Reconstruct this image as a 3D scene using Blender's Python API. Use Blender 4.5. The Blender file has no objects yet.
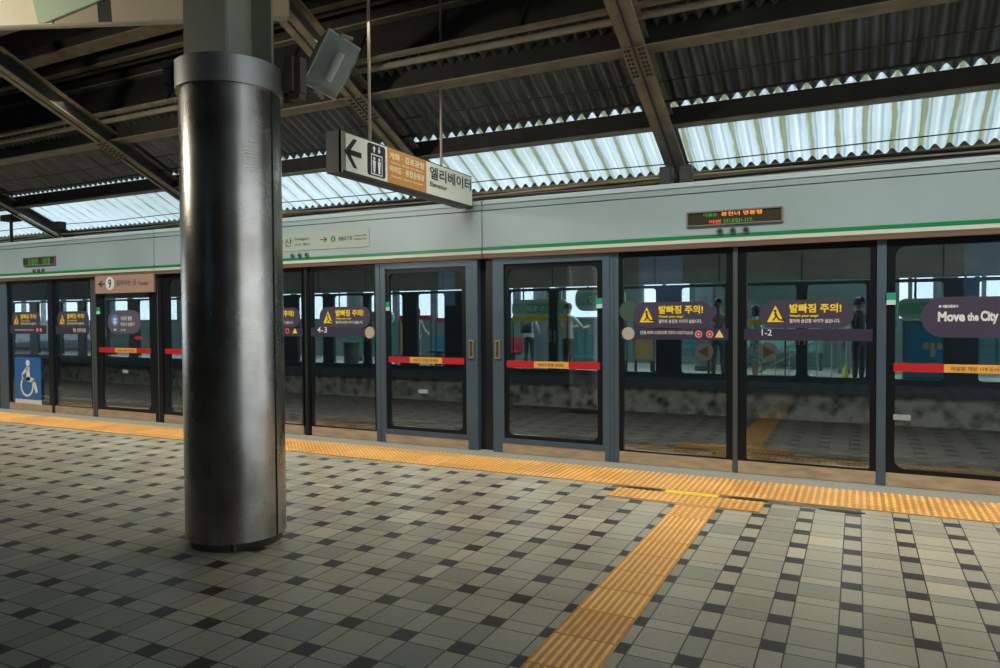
import bpy, bmesh, math, random
from mathutils import Vector, Matrix, Euler
random.seed(7)
PI = math.pi
scene = bpy.context.scene
C = bpy.context.collection

# ------------------------------------------------------------------ helpers
class MB:
    """collects boxes, bars, tubes and plates; build() links them as ONE mesh object"""
    def __init__(s): s.v = []; s.f = []; s.m = []; s.mi = 0
    def add(s, vs, fs):
        o = len(s.v); s.v += [tuple(v) for v in vs]
        s.f += [tuple(i + o for i in f) for f in fs]; s.m += [s.mi] * len(fs)
    def box(s, x0, x1, y0, y1, z0, z1):
        s.add([(x0,y0,z0),(x1,y0,z0),(x1,y1,z0),(x0,y1,z0),(x0,y0,z1),(x1,y0,z1),(x1,y1,z1),(x0,y1,z1)],
              [(3,2,1,0),(4,5,6,7),(0,1,5,4),(1,2,6,5),(2,3,7,6),(3,0,4,7)]); return s
    def prism(s, poly, d):
        """poly: list of 3-D points, extruded by vector d"""
        n = len(poly); d = Vector(d); p = [Vector(q) for q in poly]
        s.add(p + [q + d for q in p], [tuple(range(n))[::-1], tuple(range(n, 2*n))] + [(i, (i+1) % n, n + (i+1) % n, n + i) for i in range(n)]); return s
    def bar(s, a, b, w, h, up=(0,0,1)):
        a = Vector(a); b = Vector(b); d = (b - a).normalized(); r = d.cross(Vector(up)).normalized(); u = r.cross(d)
        q = [a + r*w/2*i + u*h/2*j for i, j in ((-1,-1),(1,-1),(1,1),(-1,1))]
        return s.prism(q, b - a)
    def tube(s, a, b, r, n=10, r2=None):
        a = Vector(a); b = Vector(b); d = (b - a).normalized(); r2 = r if r2 is None else r2
        t = Vector((1,0,0)) if abs(d.x) < .8 else Vector((0,1,0)); e = d.cross(t).normalized(); g = d.cross(e)
        vs = [a + (e*math.cos(2*PI*i/n) + g*math.sin(2*PI*i/n))*r for i in range(n)] + [b + (e*math.cos(2*PI*i/n) + g*math.sin(2*PI*i/n))*r2 for i in range(n)]
        s.add(vs, [tuple(range(n))[::-1], tuple(range(n, 2*n))] + [(i, (i+1) % n, n + (i+1) % n, n + i) for i in range(n)]); return s
    def path(s, pts, r, n=6):
        for a, b in zip(pts[:-1], pts[1:]): s.tube(a, b, r, n)
        return s
    def lathe(s, c, prof, n=64):
        vs = []; fs = []; k = len(prof)
        for i in range(n):
            a = 2*PI*i/n
            for r, z in prof: vs.append((c[0] + r*math.cos(a), c[1] + r*math.sin(a), z))
        for i in range(n):
            for j in range(k-1):
                a, b = i*k + j, ((i+1) % n)*k + j; fs.append((a, b, b+1, a+1))
        s.add(vs, fs); return s
    def ring(s, x0, x1, z0, z1, hx0, hx1, hz0, hz1, r, y0, y1):
        """a rectangular plate with a rounded hole, facing -Y"""
        cs = [((hx1-r, hz0+r), -90, (x1, z0)), ((hx1-r, hz1-r), 0, (x1, z1)), ((hx0+r, hz1-r), 90, (x0, z1)), ((hx0+r, hz0+r), 180, (x0, z0))]
        arcs = []
        for (cx, cz), a0, oc in cs:
            arcs.append(([(cx + r*math.cos(math.radians(a0 + 90*k/6)), cz + r*math.sin(math.radians(a0 + 90*k/6))) for k in range(7)], oc))
        for y in (y0, y1):
            for i, (arc, oc) in enumerate(arcs):
                nxt, noc = arcs[(i+1) % 4]
                P = lambda q: (q[0], y, q[1])
                for k in range(6): s.add([P(arc[k]), P(arc[k+1]), P(oc)], [(0,1,2)])
                s.add([P(arc[6]), P(nxt[0]), P(noc), P(oc)], [(0,1,2,3)])
        allp = [q for arc, oc in arcs for q in arc]
        for loop in (allp, [oc for _, oc in arcs]):
            for i in range(len(loop)):
                a, b = loop[i], loop[(i+1) % len(loop)]
                s.add([(a[0],y0,a[1]),(b[0],y0,b[1]),(b[0],y1,b[1]),(a[0],y1,a[1])], [(0,1,2,3)])
        return s
    def build(s, name, mats, parent=None, smooth=False):
        me = bpy.data.meshes.new(name); off = Vector((0,0,0))
        p = parent
        while p is not None: off += p.location; p = p.parent
        me.from_pydata([Vector(v) - off for v in s.v], [], s.f)
        if not isinstance(mats, (list, tuple)): mats = [mats]
        for m in mats: me.materials.append(m)
        for i, p_ in enumerate(me.polygons): p_.material_index = s.m[i]; p_.use_smooth = smooth
        bm = bmesh.new(); bm.from_mesh(me); bmesh.ops.remove_doubles(bm, verts=bm.verts, dist=1e-5)
        bmesh.ops.recalc_face_normals(bm, faces=bm.faces); bm.to_mesh(me); bm.free()
        o = bpy.data.objects.new(name, me); C.objects.link(o); o.parent = parent
        return o

def tag(o, label=None, cat=None, group=None, kind=None):
    if label: o['label'] = label
    if cat: o['category'] = cat
    if group: o['group'] = group
    if kind: o['kind'] = kind
    return o
def thing(name, loc, label, cat, group=None):
    o = bpy.data.objects.new(name, None); C.objects.link(o); o.location = loc; o.empty_display_size = .1
    return tag(o, label, cat, group)
def struct(o, label=None, cat=None): return tag(o, label, cat, kind='structure')
def dup(root, loc, label=None):
    r = root.copy(); C.objects.link(r); r.location = loc
    if label: r['label'] = label
    for ch in list(root.children):
        c = ch.copy(); C.objects.link(c); c.parent = r
        for g in list(ch.children):
            d = g.copy(); C.objects.link(d); d.parent = c
    return r

# ------------------------------------------------------------------ materials
def M(name, col, rough=.6, metal=0, noise=0, scale=8, bump=0, emit=0, spec=.5, stretch=(1,1,1), col2=None, bscale=None):
    m = bpy.data.materials.new(name); m.use_nodes = True; nt = m.node_tree; b = nt.nodes['Principled BSDF']
    b.inputs['Base Color'].default_value = (*col, 1); b.inputs['Roughness'].default_value = rough; b.inputs['Metallic'].default_value = metal
    b.inputs['Specular IOR Level'].default_value = spec
    if emit: b.inputs['Emission Color'].default_value = (*col, 1); b.inputs['Emission Strength'].default_value = emit
    if noise or bump:
        g = nt.nodes.new('ShaderNodeNewGeometry'); mp = nt.nodes.new('ShaderNodeMapping'); mp.inputs['Scale'].default_value = stretch
        nt.links.new(g.outputs['Position'], mp.inputs['Vector'])
        n = nt.nodes.new('ShaderNodeTexNoise'); n.inputs['Scale'].default_value = scale; n.inputs['Detail'].default_value = 5
        nt.links.new(mp.outputs[0], n.inputs['Vector'])
        if noise:
            r = nt.nodes.new('ShaderNodeValToRGB'); c2 = col2 or tuple(c*(1-noise) for c in col)
            r.color_ramp.elements[0].position = .3; r.color_ramp.elements[0].color = (*c2, 1)
            r.color_ramp.elements[1].position = .7; r.color_ramp.elements[1].color = (*[min(1, c*(1+noise*.4)) for c in col], 1)
            nt.links.new(n.outputs[0], r.inputs[0]); nt.links.new(r.outputs[0], b.inputs['Base Color'])
        if bump:
            bp = nt.nodes.new('ShaderNodeBump'); bp.inputs['Strength'].default_value = bump; bp.inputs['Distance'].default_value = .02
            src = n
            if bscale:
                src = nt.nodes.new('ShaderNodeTexNoise'); src.inputs['Scale'].default_value = bscale; src.inputs['Detail'].default_value = 4; nt.links.new(mp.outputs[0], src.inputs['Vector'])
            nt.links.new(src.outputs[0], bp.inputs['Height']); nt.links.new(bp.outputs[0], b.inputs['Normal'])
    return m

def glass(name, tint, refl=.12, rough=.03):
    m = bpy.data.materials.new(name); m.use_nodes = True; nt = m.node_tree
    nt.nodes.remove(nt.nodes['Principled BSDF']); out = nt.nodes['Material Output']
    t = nt.nodes.new('ShaderNodeBsdfTransparent'); t.inputs[0].default_value = (*tint, 1)
    g = nt.nodes.new('ShaderNodeBsdfGlossy'); g.inputs['Roughness'].default_value = rough; g.inputs[0].default_value = (.92, .97, 1, 1)
    ge = nt.nodes.new('ShaderNodeNewGeometry'); dp = nt.nodes.new('ShaderNodeVectorMath'); dp.operation = 'DOT_PRODUCT'
    nt.links.new(ge.outputs['Incoming'], dp.inputs[0]); nt.links.new(ge.outputs['Normal'], dp.inputs[1])
    ab = nt.nodes.new('ShaderNodeMath'); ab.operation = 'ABSOLUTE'; nt.links.new(dp.outputs['Value'], ab.inputs[0])
    om = nt.nodes.new('ShaderNodeMath'); om.operation = 'SUBTRACT'; om.inputs[0].default_value = 1; nt.links.new(ab.outputs[0], om.inputs[1])
    pw = nt.nodes.new('ShaderNodeMath'); pw.operation = 'POWER'; pw.inputs[1].default_value = 5; nt.links.new(om.outputs[0], pw.inputs[0])
    lw = nt.nodes.new('ShaderNodeMath'); lw.operation = 'MULTIPLY_ADD'; lw.inputs[1].default_value = .9; lw.inputs[2].default_value = .04; nt.links.new(pw.outputs[0], lw.inputs[0])
    ad = nt.nodes.new('ShaderNodeMath'); ad.operation = 'ADD'; ad.inputs[1].default_value = refl; ad.use_clamp = True
    mx = nt.nodes.new('ShaderNodeMixShader')
    nt.links.new(lw.outputs[0], ad.inputs[0]); nt.links.new(ad.outputs[0], mx.inputs[0])
    nt.links.new(t.outputs[0], mx.inputs[1]); nt.links.new(g.outputs[0], mx.inputs[2]); nt.links.new(mx.outputs[0], out.inputs[0])
    return m

def math_node(nt, op, a, b=None, c=None):
    n = nt.nodes.new('ShaderNodeMath'); n.operation = op
    for i, x in enumerate((a, b, c)):
        if x is None: continue
        if isinstance(x, (int, float)): n.inputs[i].default_value = x
        else: nt.links.new(x, n.inputs[i])
    return n.outputs[0]

def floor_material():
    m = bpy.data.materials.new('platform_tiles'); m.use_nodes = True; nt = m.node_tree; b = nt.nodes['Principled BSDF']; L = nt.links.new
    g = nt.nodes.new('ShaderNodeNewGeometry'); sp = nt.nodes.new('ShaderNodeSeparateXYZ'); L(g.outputs['Position'], sp.inputs[0])
    P = .3; outs = []
    for ax in (0, 1):
        u = math_node(nt, 'DIVIDE', sp.outputs[ax], P)
        u = math_node(nt, 'ADD', u, 1/6)
        fr = math_node(nt, 'FRACT', u); fl = math_node(nt, 'FLOOR', u)
        nar = math_node(nt, 'LESS_THAN', fr, 1/3)                       # 1 in the 100 mm strip
        d0 = math_node(nt, 'MINIMUM', fr, math_node(nt, 'SUBTRACT', 1, fr))
        d1 = math_node(nt, 'ABSOLUTE', math_node(nt, 'SUBTRACT', fr, 1/3))
        d = math_node(nt, 'MINIMUM', d0, d1)
        idx = math_node(nt, 'ADD', math_node(nt, 'MULTIPLY', fl, 2), nar)
        outs.append((nar, d, idx))
    dark = math_node(nt, 'MULTIPLY', outs[0][0], outs[1][0])
    gr = math_node(nt, 'LESS_THAN', math_node(nt, 'MINIMUM', outs[0][1], outs[1][1]), .011)
    cb = nt.nodes.new('ShaderNodeCombineXYZ'); L(outs[0][2], cb.inputs[0]); L(outs[1][2], cb.inputs[1])
    wn = nt.nodes.new('ShaderNodeTexWhiteNoise'); wn.noise_dimensions = '3D'; L(cb.outputs[0], wn.inputs['Vector'])
    rp = nt.nodes.new('ShaderNodeValToRGB'); L(wn.outputs[0], rp.inputs[0])
    e = rp.color_ramp.elements; e[0].position = 0; e[0].color = (.27,.27,.22,1); e[1].position = 1; e[1].color = (.48,.44,.345,1)
    x = e.new(.5); x.color = (.37,.35,.28,1)
    x = e.new(.93); x.color = (.38,.36,.285,1)
    # weathering: large soft stains and fine grain
    n1 = nt.nodes.new('ShaderNodeTexNoise'); n1.inputs['Scale'].default_value = .9; n1.inputs['Detail'].default_value = 6; L(g.outputs['Position'], n1.inputs['Vector'])
    n2 = nt.nodes.new('ShaderNodeTexNoise'); n2.inputs['Scale'].default_value = 45; n2.inputs['Detail'].default_value = 4; L(g.outputs['Position'], n2.inputs['Vector'])
    k = math_node(nt, 'MULTIPLY', math_node(nt, 'ADD', math_node(nt, 'MULTIPLY', n1.outputs[0], .5), .72), math_node(nt, 'ADD', math_node(nt, 'MULTIPLY', n2.outputs[0], .35), .83))
    mx = nt.nodes.new('ShaderNodeMix'); mx.data_type = 'RGBA'; L(dark, mx.inputs[0]); L(rp.outputs[0], mx.inputs[6]); mx.inputs[7].default_value = (.055,.046,.046,1)
    mk = nt.nodes.new('ShaderNodeMix'); mk.data_type = 'RGBA'; mk.blend_type = 'MULTIPLY'; mk.inputs[0].default_value = 1; L(mx.outputs[2], mk.inputs[6])
    cc = nt.nodes.new('ShaderNodeCombineColor'); [L(k, cc.inputs[i]) for i in range(3)]; L(cc.outputs[0], mk.inputs[7])
    mg = nt.nodes.new('ShaderNodeMix'); mg.data_type = 'RGBA'; L(gr, mg.inputs[0]); L(mk.outputs[2], mg.inputs[6]); mg.inputs[7].default_value = (.055,.055,.047,1)
    L(mg.outputs[2], b.inputs['Base Color']); b.inputs['Specular IOR Level'].default_value = .22
    L(math_node(nt, 'ADD', math_node(nt, 'MULTIPLY', n1.outputs[0], .3), .28), b.inputs['Roughness'])
    h = math_node(nt, 'ADD', math_node(nt, 'MULTIPLY', gr, -1), math_node(nt, 'ADD', math_node(nt, 'MULTIPLY', n2.outputs[0], .15), math_node(nt, 'MULTIPLY', wn.outputs[0], .2)))
    bp = nt.nodes.new('ShaderNodeBump'); bp.inputs['Strength'].default_value = .5; bp.inputs['Distance'].default_value = .003; L(h, bp.inputs['Height']); L(bp.outputs[0], b.inputs['Normal'])
    return m

def tactile_material(name, bright=1.0):
    m = bpy.data.materials.new(name); m.use_nodes = True; nt = m.node_tree; b = nt.nodes['Principled BSDF']; L = nt.links.new
    g = nt.nodes.new('ShaderNodeNewGeometry'); sn = nt.nodes.new('ShaderNodeVectorMath'); sn.operation = 'SNAP'; L(g.outputs['Position'], sn.inputs[0]); sn.inputs[1].default_value = (.3,.3,5)
    wn = nt.nodes.new('ShaderNodeTexWhiteNoise'); L(sn.outputs[0], wn.inputs['Vector'])
    n = nt.nodes.new('ShaderNodeTexNoise'); n.inputs['Scale'].default_value = 14; n.inputs['Detail'].default_value = 5; L(g.outputs['Position'], n.inputs['Vector'])
    v = math_node(nt, 'ADD', math_node(nt, 'MULTIPLY', wn.outputs[0], .45), math_node(nt, 'MULTIPLY', n.outputs[0], .6))
    rp = nt.nodes.new('ShaderNodeValToRGB'); L(v, rp.inputs[0]); e = rp.color_ramp.elements
    e[0].position = .2; e[0].color = (.68*bright,.34*bright,.08*bright,1); e[1].position = .8; e[1].color = (.95*bright,.52*bright,.14*bright,1)
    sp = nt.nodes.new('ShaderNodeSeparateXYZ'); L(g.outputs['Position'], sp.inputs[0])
    mr = nt.nodes.new('ShaderNodeMapRange'); L(sp.outputs[2], mr.inputs[0]); mr.inputs[1].default_value = .0058; mr.inputs[2].default_value = .0092; mr.inputs[3].default_value = .58; mr.inputs[4].default_value = 1.12  # low parts darkened, tops lightened: shade between studs put into the colour
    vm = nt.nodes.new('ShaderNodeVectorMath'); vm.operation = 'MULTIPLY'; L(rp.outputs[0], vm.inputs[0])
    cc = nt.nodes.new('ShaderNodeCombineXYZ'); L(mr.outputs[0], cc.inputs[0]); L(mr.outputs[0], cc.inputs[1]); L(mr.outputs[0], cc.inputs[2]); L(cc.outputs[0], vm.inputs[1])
    L(vm.outputs[0], b.inputs['Base Color']); b.inputs['Roughness'].default_value = .5
    return m

def skylight_material():
    """translucent corrugated sheet, dirty in every other valley"""
    m = bpy.data.materials.new('translucent_sheet'); m.use_nodes = True; nt = m.node_tree; L = nt.links.new
    nt.nodes.remove(nt.nodes['Principled BSDF']); out = nt.nodes['Material Output']
    g = nt.nodes.new('ShaderNodeNewGeometry'); sp = nt.nodes.new('ShaderNodeSeparateXYZ'); L(g.outputs['Position'], sp.inputs[0])
    fr = math_node(nt, 'FRACT', math_node(nt, 'DIVIDE', sp.outputs[0], .232))
    n = nt.nodes.new('ShaderNodeTexNoise'); n.inputs['Scale'].default_value = 3; n.inputs['Detail'].default_value = 6
    mp = nt.nodes.new('ShaderNodeMapping'); mp.inputs['Scale'].default_value = (9, .8, .8); L(g.outputs['Position'], mp.inputs['Vector']); L(mp.outputs[0], n.inputs['Vector'])
    rp = nt.nodes.new('ShaderNodeValToRGB'); L(math_node(nt, 'ADD', fr, math_node(nt, 'MULTIPLY', math_node(nt, 'SUBTRACT', n.outputs[0], .5), .25)), rp.inputs[0])
    e = rp.color_ramp.elements; e[0].position = 0; e[0].color = (.98,1,.98,1); e[1].position = 1; e[1].color = (.98,1,.98,1)
    for p, c in ((.12,(.62,.70,.72,1)),(.20,(.92,1,1,1)),(.38,(.88,.96,.95,1)),(.44,(.36,.37,.22,1)),(.57,(.42,.40,.26,1)),(.63,(.82,.92,.86,1)),(.72,(.45,.55,.60,1)),(.78,(.92,1,1,1))): x = e.new(p); x.color = c
    n3 = nt.nodes.new('ShaderNodeTexNoise'); n3.inputs['Scale'].default_value = .7; L(g.outputs['Position'], n3.inputs['Vector'])
    r2 = nt.nodes.new('ShaderNodeValToRGB'); L(n3.outputs[0], r2.inputs[0]); r2.color_ramp.elements[0].position = .35; r2.color_ramp.elements[0].color = (.80,.82,.76,1); r2.color_ramp.elements[1].position = .6; r2.color_ramp.elements[1].color = (1,1,1,1)
    mk = nt.nodes.new('ShaderNodeMix'); mk.data_type = 'RGBA'; mk.blend_type = 'MULTIPLY'; mk.inputs[0].default_value = 1; L(rp.outputs[0], mk.inputs[6]); L(r2.outputs[0], mk.inputs[7])
    t = nt.nodes.new('ShaderNodeBsdfTranslucent'); d = nt.nodes.new('ShaderNodeBsdfDiffuse'); L(mk.outputs[2], t.inputs[0]); L(mk.outputs[2], d.inputs[0])
    mx = nt.nodes.new('ShaderNodeMixShader'); mx.inputs[0].default_value = .1; L(t.outputs[0], mx.inputs[1]); L(d.outputs[0], mx.inputs[2]); L(mx.outputs[0], out.inputs[0])
    return m

def steel_material():
    m = bpy.data.materials.new('brushed_steel'); m.use_nodes = True; nt = m.node_tree; b = nt.nodes['Principled BSDF']; L = nt.links.new
    b.inputs['Metallic'].default_value = 1
    g = nt.nodes.new('ShaderNodeNewGeometry'); mp = nt.nodes.new('ShaderNodeMapping'); mp.inputs['Scale'].default_value = (1.2,1.2,.9); L(g.outputs['Position'], mp.inputs['Vector'])
    n = nt.nodes.new('ShaderNodeTexNoise'); n.inputs['Scale'].default_value = 2.2; n.inputs['Detail'].default_value = 7; L(mp.outputs[0], n.inputs['Vector'])
    rp = nt.nodes.new('ShaderNodeValToRGB'); L(n.outputs[0], rp.inputs[0]); e = rp.color_ramp.elements
    e[0].position = .3; e[0].color = (.22,.185,.155,1); e[1].position = .7; e[1].color = (.50,.48,.45,1)
    L(rp.outputs[0], b.inputs['Base Color'])
    m2 = nt.nodes.new('ShaderNodeMapping'); m2.inputs['Scale'].default_value = (3,3,220); L(g.outputs['Position'], m2.inputs['Vector'])
    n2 = nt.nodes.new('ShaderNodeTexNoise'); n2.inputs['Scale'].default_value = 1; n2.inputs['Detail'].default_value = 3; L(m2.outputs[0], n2.inputs['Vector'])
    L(math_node(nt, 'ADD', math_node(nt, 'MULTIPLY', n.outputs[0], .25), .15), b.inputs['Roughness'])
    bp = nt.nodes.new('ShaderNodeBump'); bp.inputs['Strength'].default_value = .12; bp.inputs['Distance'].default_value = .004; L(n2.outputs[0], bp.inputs['Height']); L(bp.outputs[0], b.inputs['Normal'])
    return m

def rubble_material():
    m = bpy.data.materials.new('rough_concrete'); m.use_nodes = True; nt = m.node_tree; b = nt.nodes['Principled BSDF']; L = nt.links.new
    g = nt.nodes.new('ShaderNodeNewGeometry'); v = nt.nodes.new('ShaderNodeTexVoronoi'); v.inputs['Scale'].default_value = 4.5; L(g.outputs['Position'], v.inputs['Vector'])
    n = nt.nodes.new('ShaderNodeTexNoise'); n.inputs['Scale'].default_value = 5; n.inputs['Detail'].default_value = 8; L(g.outputs['Position'], n.inputs['Vector'])
    rp = nt.nodes.new('ShaderNodeValToRGB'); L(math_node(nt, 'MULTIPLY', math_node(nt, 'ADD', v.outputs[0], .4), n.outputs[0]), rp.inputs[0]); e = rp.color_ramp.elements
    e[0].position = .2; e[0].color = (.02,.018,.014,1); e[1].position = .55; e[1].color = (.42,.34,.24,1)
    L(rp.outputs[0], b.inputs['Base Color']); b.inputs['Roughness'].default_value = .9
    return m

floor_m = floor_material(); tact_m = tactile_material('yellow_tactile'); tact_b = tactile_material('bright_yellow_tactile', 1.35)
steel = steel_material(); sky_m = skylight_material(); rubble = rubble_material()
granite = M('kerb_granite', (.30,.31,.29), .7, noise=.35, scale=60, bump=.1)
header_m = M('header_enamel', (.29,.385,.43), .38, noise=.10, scale=1.3)
cap_m = M('header_cap', (.40,.52,.58), .6, spec=.2)
green_m = M('line_green', (.004,.19,.065), .4)
lip_m = M('white_lip', (.50,.56,.53), .45)
pink_m = M('header_soffit', (.42,.31,.26), .6)
seam_m = M('dark_joint', (.06,.07,.07), .8)
frame_m = M('blue_grey_frame', (.085,.13,.185), .42, .3, noise=.15, scale=3)
black_m = M('black_frame', (.008,.010,.014), .35, spec=.25)
grey_m = M('grey_mullion', (.10,.12,.135), .4, .4)
kick_m = M('bronze_kickplate', (.50,.37,.25), .5, .1, noise=.25, scale=5, stretch=(1,1,4))
glass_m = glass('tinted_glass', (.78,.83,.86), .085)
glass_c = glass('clear_glass', (.95,.975,.98), .0)
brass_m = M('handle_brass', (.42,.38,.24), .35, .7)
purple_m = M('purple_sticker', (.05,.042,.08), .5)
sash_m = M('purple_band', (.03,.028,.06), .5)
yel_m = M('sticker_yellow', (.85,.62,.03), .5)
wht_m = M('sticker_white', (.72,.74,.76), .5)
blk_m = M('sticker_black', (.02,.02,.022), .5)
blue_m = M('sticker_blue', (.015,.13,.42), .45)
blue2_m = M('sticker_sky_blue', (.08,.22,.62), .45)
red_m = M('strip_red', (.48,.012,.02), .5)
ora_m = M('strip_orange', (.80,.40,.07), .5)
signbrown_m = M('transfer_sign_brown', (.36,.23,.20), .55)
board_m = M('board_grey', (.33,.39,.37), .5)
txtdark_m = M('text_dark', (.04,.045,.045), .6)
sgreen_m = M('sticker_green', (.01,.32,.20), .5)
sbadge_m = M('pale_badge', (.42,.38,.33), .5)
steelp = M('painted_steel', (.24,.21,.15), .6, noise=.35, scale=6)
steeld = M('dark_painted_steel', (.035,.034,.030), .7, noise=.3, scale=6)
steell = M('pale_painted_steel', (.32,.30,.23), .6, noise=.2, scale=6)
sheet_m = M('corrugated_sheet', (.13,.14,.15), .45, .3, noise=.5, scale=4, stretch=(3,.5,.5))
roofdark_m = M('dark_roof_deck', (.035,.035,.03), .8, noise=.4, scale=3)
gutter_m = M('rusty_gutter', (.60,.42,.22), .7, noise=.6, scale=7, stretch=(.4,1,6))
cable_m = M('black_cable', (.012,.012,.012), .6)
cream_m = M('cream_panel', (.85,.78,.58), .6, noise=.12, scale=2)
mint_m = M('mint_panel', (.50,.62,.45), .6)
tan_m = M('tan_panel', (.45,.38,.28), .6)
signwhite_m = M('sign_face_white', (.66,.69,.60), .4, emit=.05)
signora_m = M('sign_face_orange', (.50,.235,.06), .45)
signcase_m = M('sign_case', (.06,.062,.065), .45)
led_bg = M('led_screen', (.035,.033,.018), .35)
led_g = M('led_green', (.06,.36,.07), .5, emit=.35); led_r = M('led_red', (.85,.10,.05), .5, emit=.8); led_o = M('led_orange', (.9,.28,.07), .5, emit=.8)

# ------------------------------------------------------------------ text and flat marks
def text_mesh(body, bold=.0):
    cu = bpy.data.curves.new('lettering', 'FONT'); cu.body = body; cu.offset = bold; cu.resolution_u = 3
    ob = bpy.data.objects.new('lettering', cu); C.objects.link(ob)
    dg = bpy.context.evaluated_depsgraph_get(); dg.update()
    me = bpy.data.meshes.new_from_object(ob.evaluated_get(dg)); vs = [v.co.copy() for v in me.vertices]; fs = [tuple(p.vertices) for p in me.polygons]
    bpy.data.objects.remove(ob); bpy.data.curves.remove(cu); bpy.data.meshes.remove(me)
    return vs, fs
FAC = lambda y: (lambda u, v: (u, y, v))            # faces -Y
SIDE = lambda x: (lambda u, v: (x, u, v))           # faces +X
def put_text(mb, body, u0, u1, v0, v1, pl, bold=.01):
    vs, fs = text_mesh(body, bold)
    if not vs: return
    xa, xb = min(v.x for v in vs), max(v.x for v in vs); ya, yb = min(v.y for v in vs), max(v.y for v in vs)
    mb.add([pl(u0 + (v.x-xa)/(xb-xa)*(u1-u0), v0 + (v.y-ya)/max(yb-ya, 1e-6)*(v1-v0)) for v in vs], fs)
def lettering(items, pl, mat, parent, name='lettering', bold=.01):
    mb = MB()
    for it in items: put_text(mb, it[0], *it[1:5], pl, bold)
    return mb.build(name, mat, parent)
def poly(mb, pts, pl): mb.add([pl(*p) for p in pts], [tuple(range(len(pts)))])
def disc(mb, cx, cy, r, pl, n=24, r_in=0, a0=0, a1=360):
    k = n + 1
    o = [(cx + r*math.cos(math.radians(a0 + (a1-a0)*i/n)), cy + r*math.sin(math.radians(a0 + (a1-a0)*i/n))) for i in range(k)]
    if r_in:
        q = [(cx + r_in*math.cos(math.radians(a0 + (a1-a0)*i/n)), cy + r_in*math.sin(math.radians(a0 + (a1-a0)*i/n))) for i in range(k)]
        for i in range(n): poly(mb, [o[i], o[i+1], q[i+1], q[i]], pl)
    else: poly(mb, o[:-1] if a1-a0 == 360 else o, pl)
def pill(cx, cz, w, h, r, n=8):
    P = []
    for sx, sz, a in ((1,-1,-90),(1,1,0),(-1,1,90),(-1,-1,180)):
        for k in range(n+1):
            t = math.radians(a + 90*k/n); P.append((cx + sx*(w/2-r) + r*math.cos(t), cz + sz*(h/2-r) + r*math.sin(t)))
    return P
def plate(pts, y, t, mat, name, parent):
    return MB().prism([(a, y, b) for a, b in pts], (0, t, 0)).build(name, mat, parent)

# ------------------------------------------------------------------ platform floor
FL = MB().box(-48, 12, -12, 1.07, -.3, 0).build('floor', floor_m); struct(FL)
K = MB().box(-48, 12, 1.07, 1.95, -.3, -.0).build('trim_1', granite); struct(K)
MB_ = MB().box(-48, 12, 1.75, 1.95, -1.2, -.3).build('trim_2', M('platform_edge_wall', (.10,.10,.09), .9)); struct(MB_)

def dots(mb, x0, y0, z=.006):
    for i in range(6):
        for j in range(6):
            mb.tube((x0 + .025 + i*.05, y0 + .025 + j*.05, z-.001), (x0 + .025 + i*.05, y0 + .025 + j*.05, z+.0055), .0165, 8, .011)
def slab(mb, x0, y0, w=.3, d=.3): mb.box(x0+.0015, x0+w-.0015, y0+.0015, y0+d-.0015, -.004, .006)
def bars(mb, x0, y0):
    for i in range(8):
        a = x0 + .024 + i*.036; mb.prism([(a-.010, y0+.004, .0055),(a+.010, y0+.004, .0055),(a+.006, y0+.004, .0092),(a-.006, y0+.004, .0092)], (0,.292,0))
mb = MB(); n0 = -48
for i in range(60):
    for j in range(2):
        x0 = -13.2 + .3*i - .1; y0 = .47 + .3*j
        slab(mb, x0, y0); dots(mb, x0, y0)
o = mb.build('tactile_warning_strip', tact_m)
tag(o, 'long yellow studded tactile strip running along the foot of the screen doors', 'tactile paving')
mb = MB()
for x0 in (-.55, -.25, 0, .3): 
    w = .3 if x0 != -.25 else .25
    slab(mb, x0, .07, w)
    for i in range(6 if w == .3 else 5):
        for j in range(6): mb.tube((x0+.025+i*.05, .095+j*.05, .005), (x0+.025+i*.05, .095+j*.05, .0115), .0165, 8, .011)
slab(mb, 0, -.0, .3, .07)
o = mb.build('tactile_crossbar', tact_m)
tag(o, 'short yellow studded tactile row forming the T head just before the long strip', 'tactile paving')
mb = MB()
slab(mb, 0, -.3); dots(mb, 0, -.3)
for k in range(1, 16): slab(mb, 0, -.3*(k+1)); bars(mb, 0, -.3*(k+1))
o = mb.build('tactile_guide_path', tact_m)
tag(o, 'orange ribbed tactile guide path leading from the foreground toward the screen doors', 'tactile paving')
mb = MB().box(-.17, .25, .385, .455, -.003, .007)
for i in range(13): mb.tube((-.15+i*.031, .42, .006), (-.15+i*.031, .42, .011), .011, 8)
o = mb.build('tactile_strip_piece', M('bright_yellow', (.85,.72,.02), .45)); tag(o, 'bright lemon yellow tactile sliver where the guide path meets the long strip', 'tactile paving')
o = MB().box(-.62, 1.25, .372, .468, -.01, .0015).build('repair_strip', M('grey_mortar', (.16,.145,.12), .8, noise=.5, scale=6)); tag(o, 'grey brown mortar strip between the T head and the long tactile strip', 'floor patch')
for i, (x0, x1, y0, lab) in enumerate([(-.50,-.19,.385,'dark stain left of the bright yellow sliver'),(.34,.62,.395,'dark stain right of the bright yellow sliver'),(.95,1.28,.33,'lone dark stain beside the long tactile strip near the right wing')]):
    pts = [((x0+x1)/2 + (x1-x0)/2*math.cos(a)*(.85+.25*random.random()), y0+.035 + .035*math.sin(a)*(.8+.3*random.random()), (.0075 if i < 2 else .003) + .0002*i - .004) for a in [2*PI*k/16 for k in range(16)]]
    o = MB().prism(pts, (0,0,.004)).build('floor_stain', M('dark_stain', (.03,.028,.024), .7)); tag(o, lab, 'stain')

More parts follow.
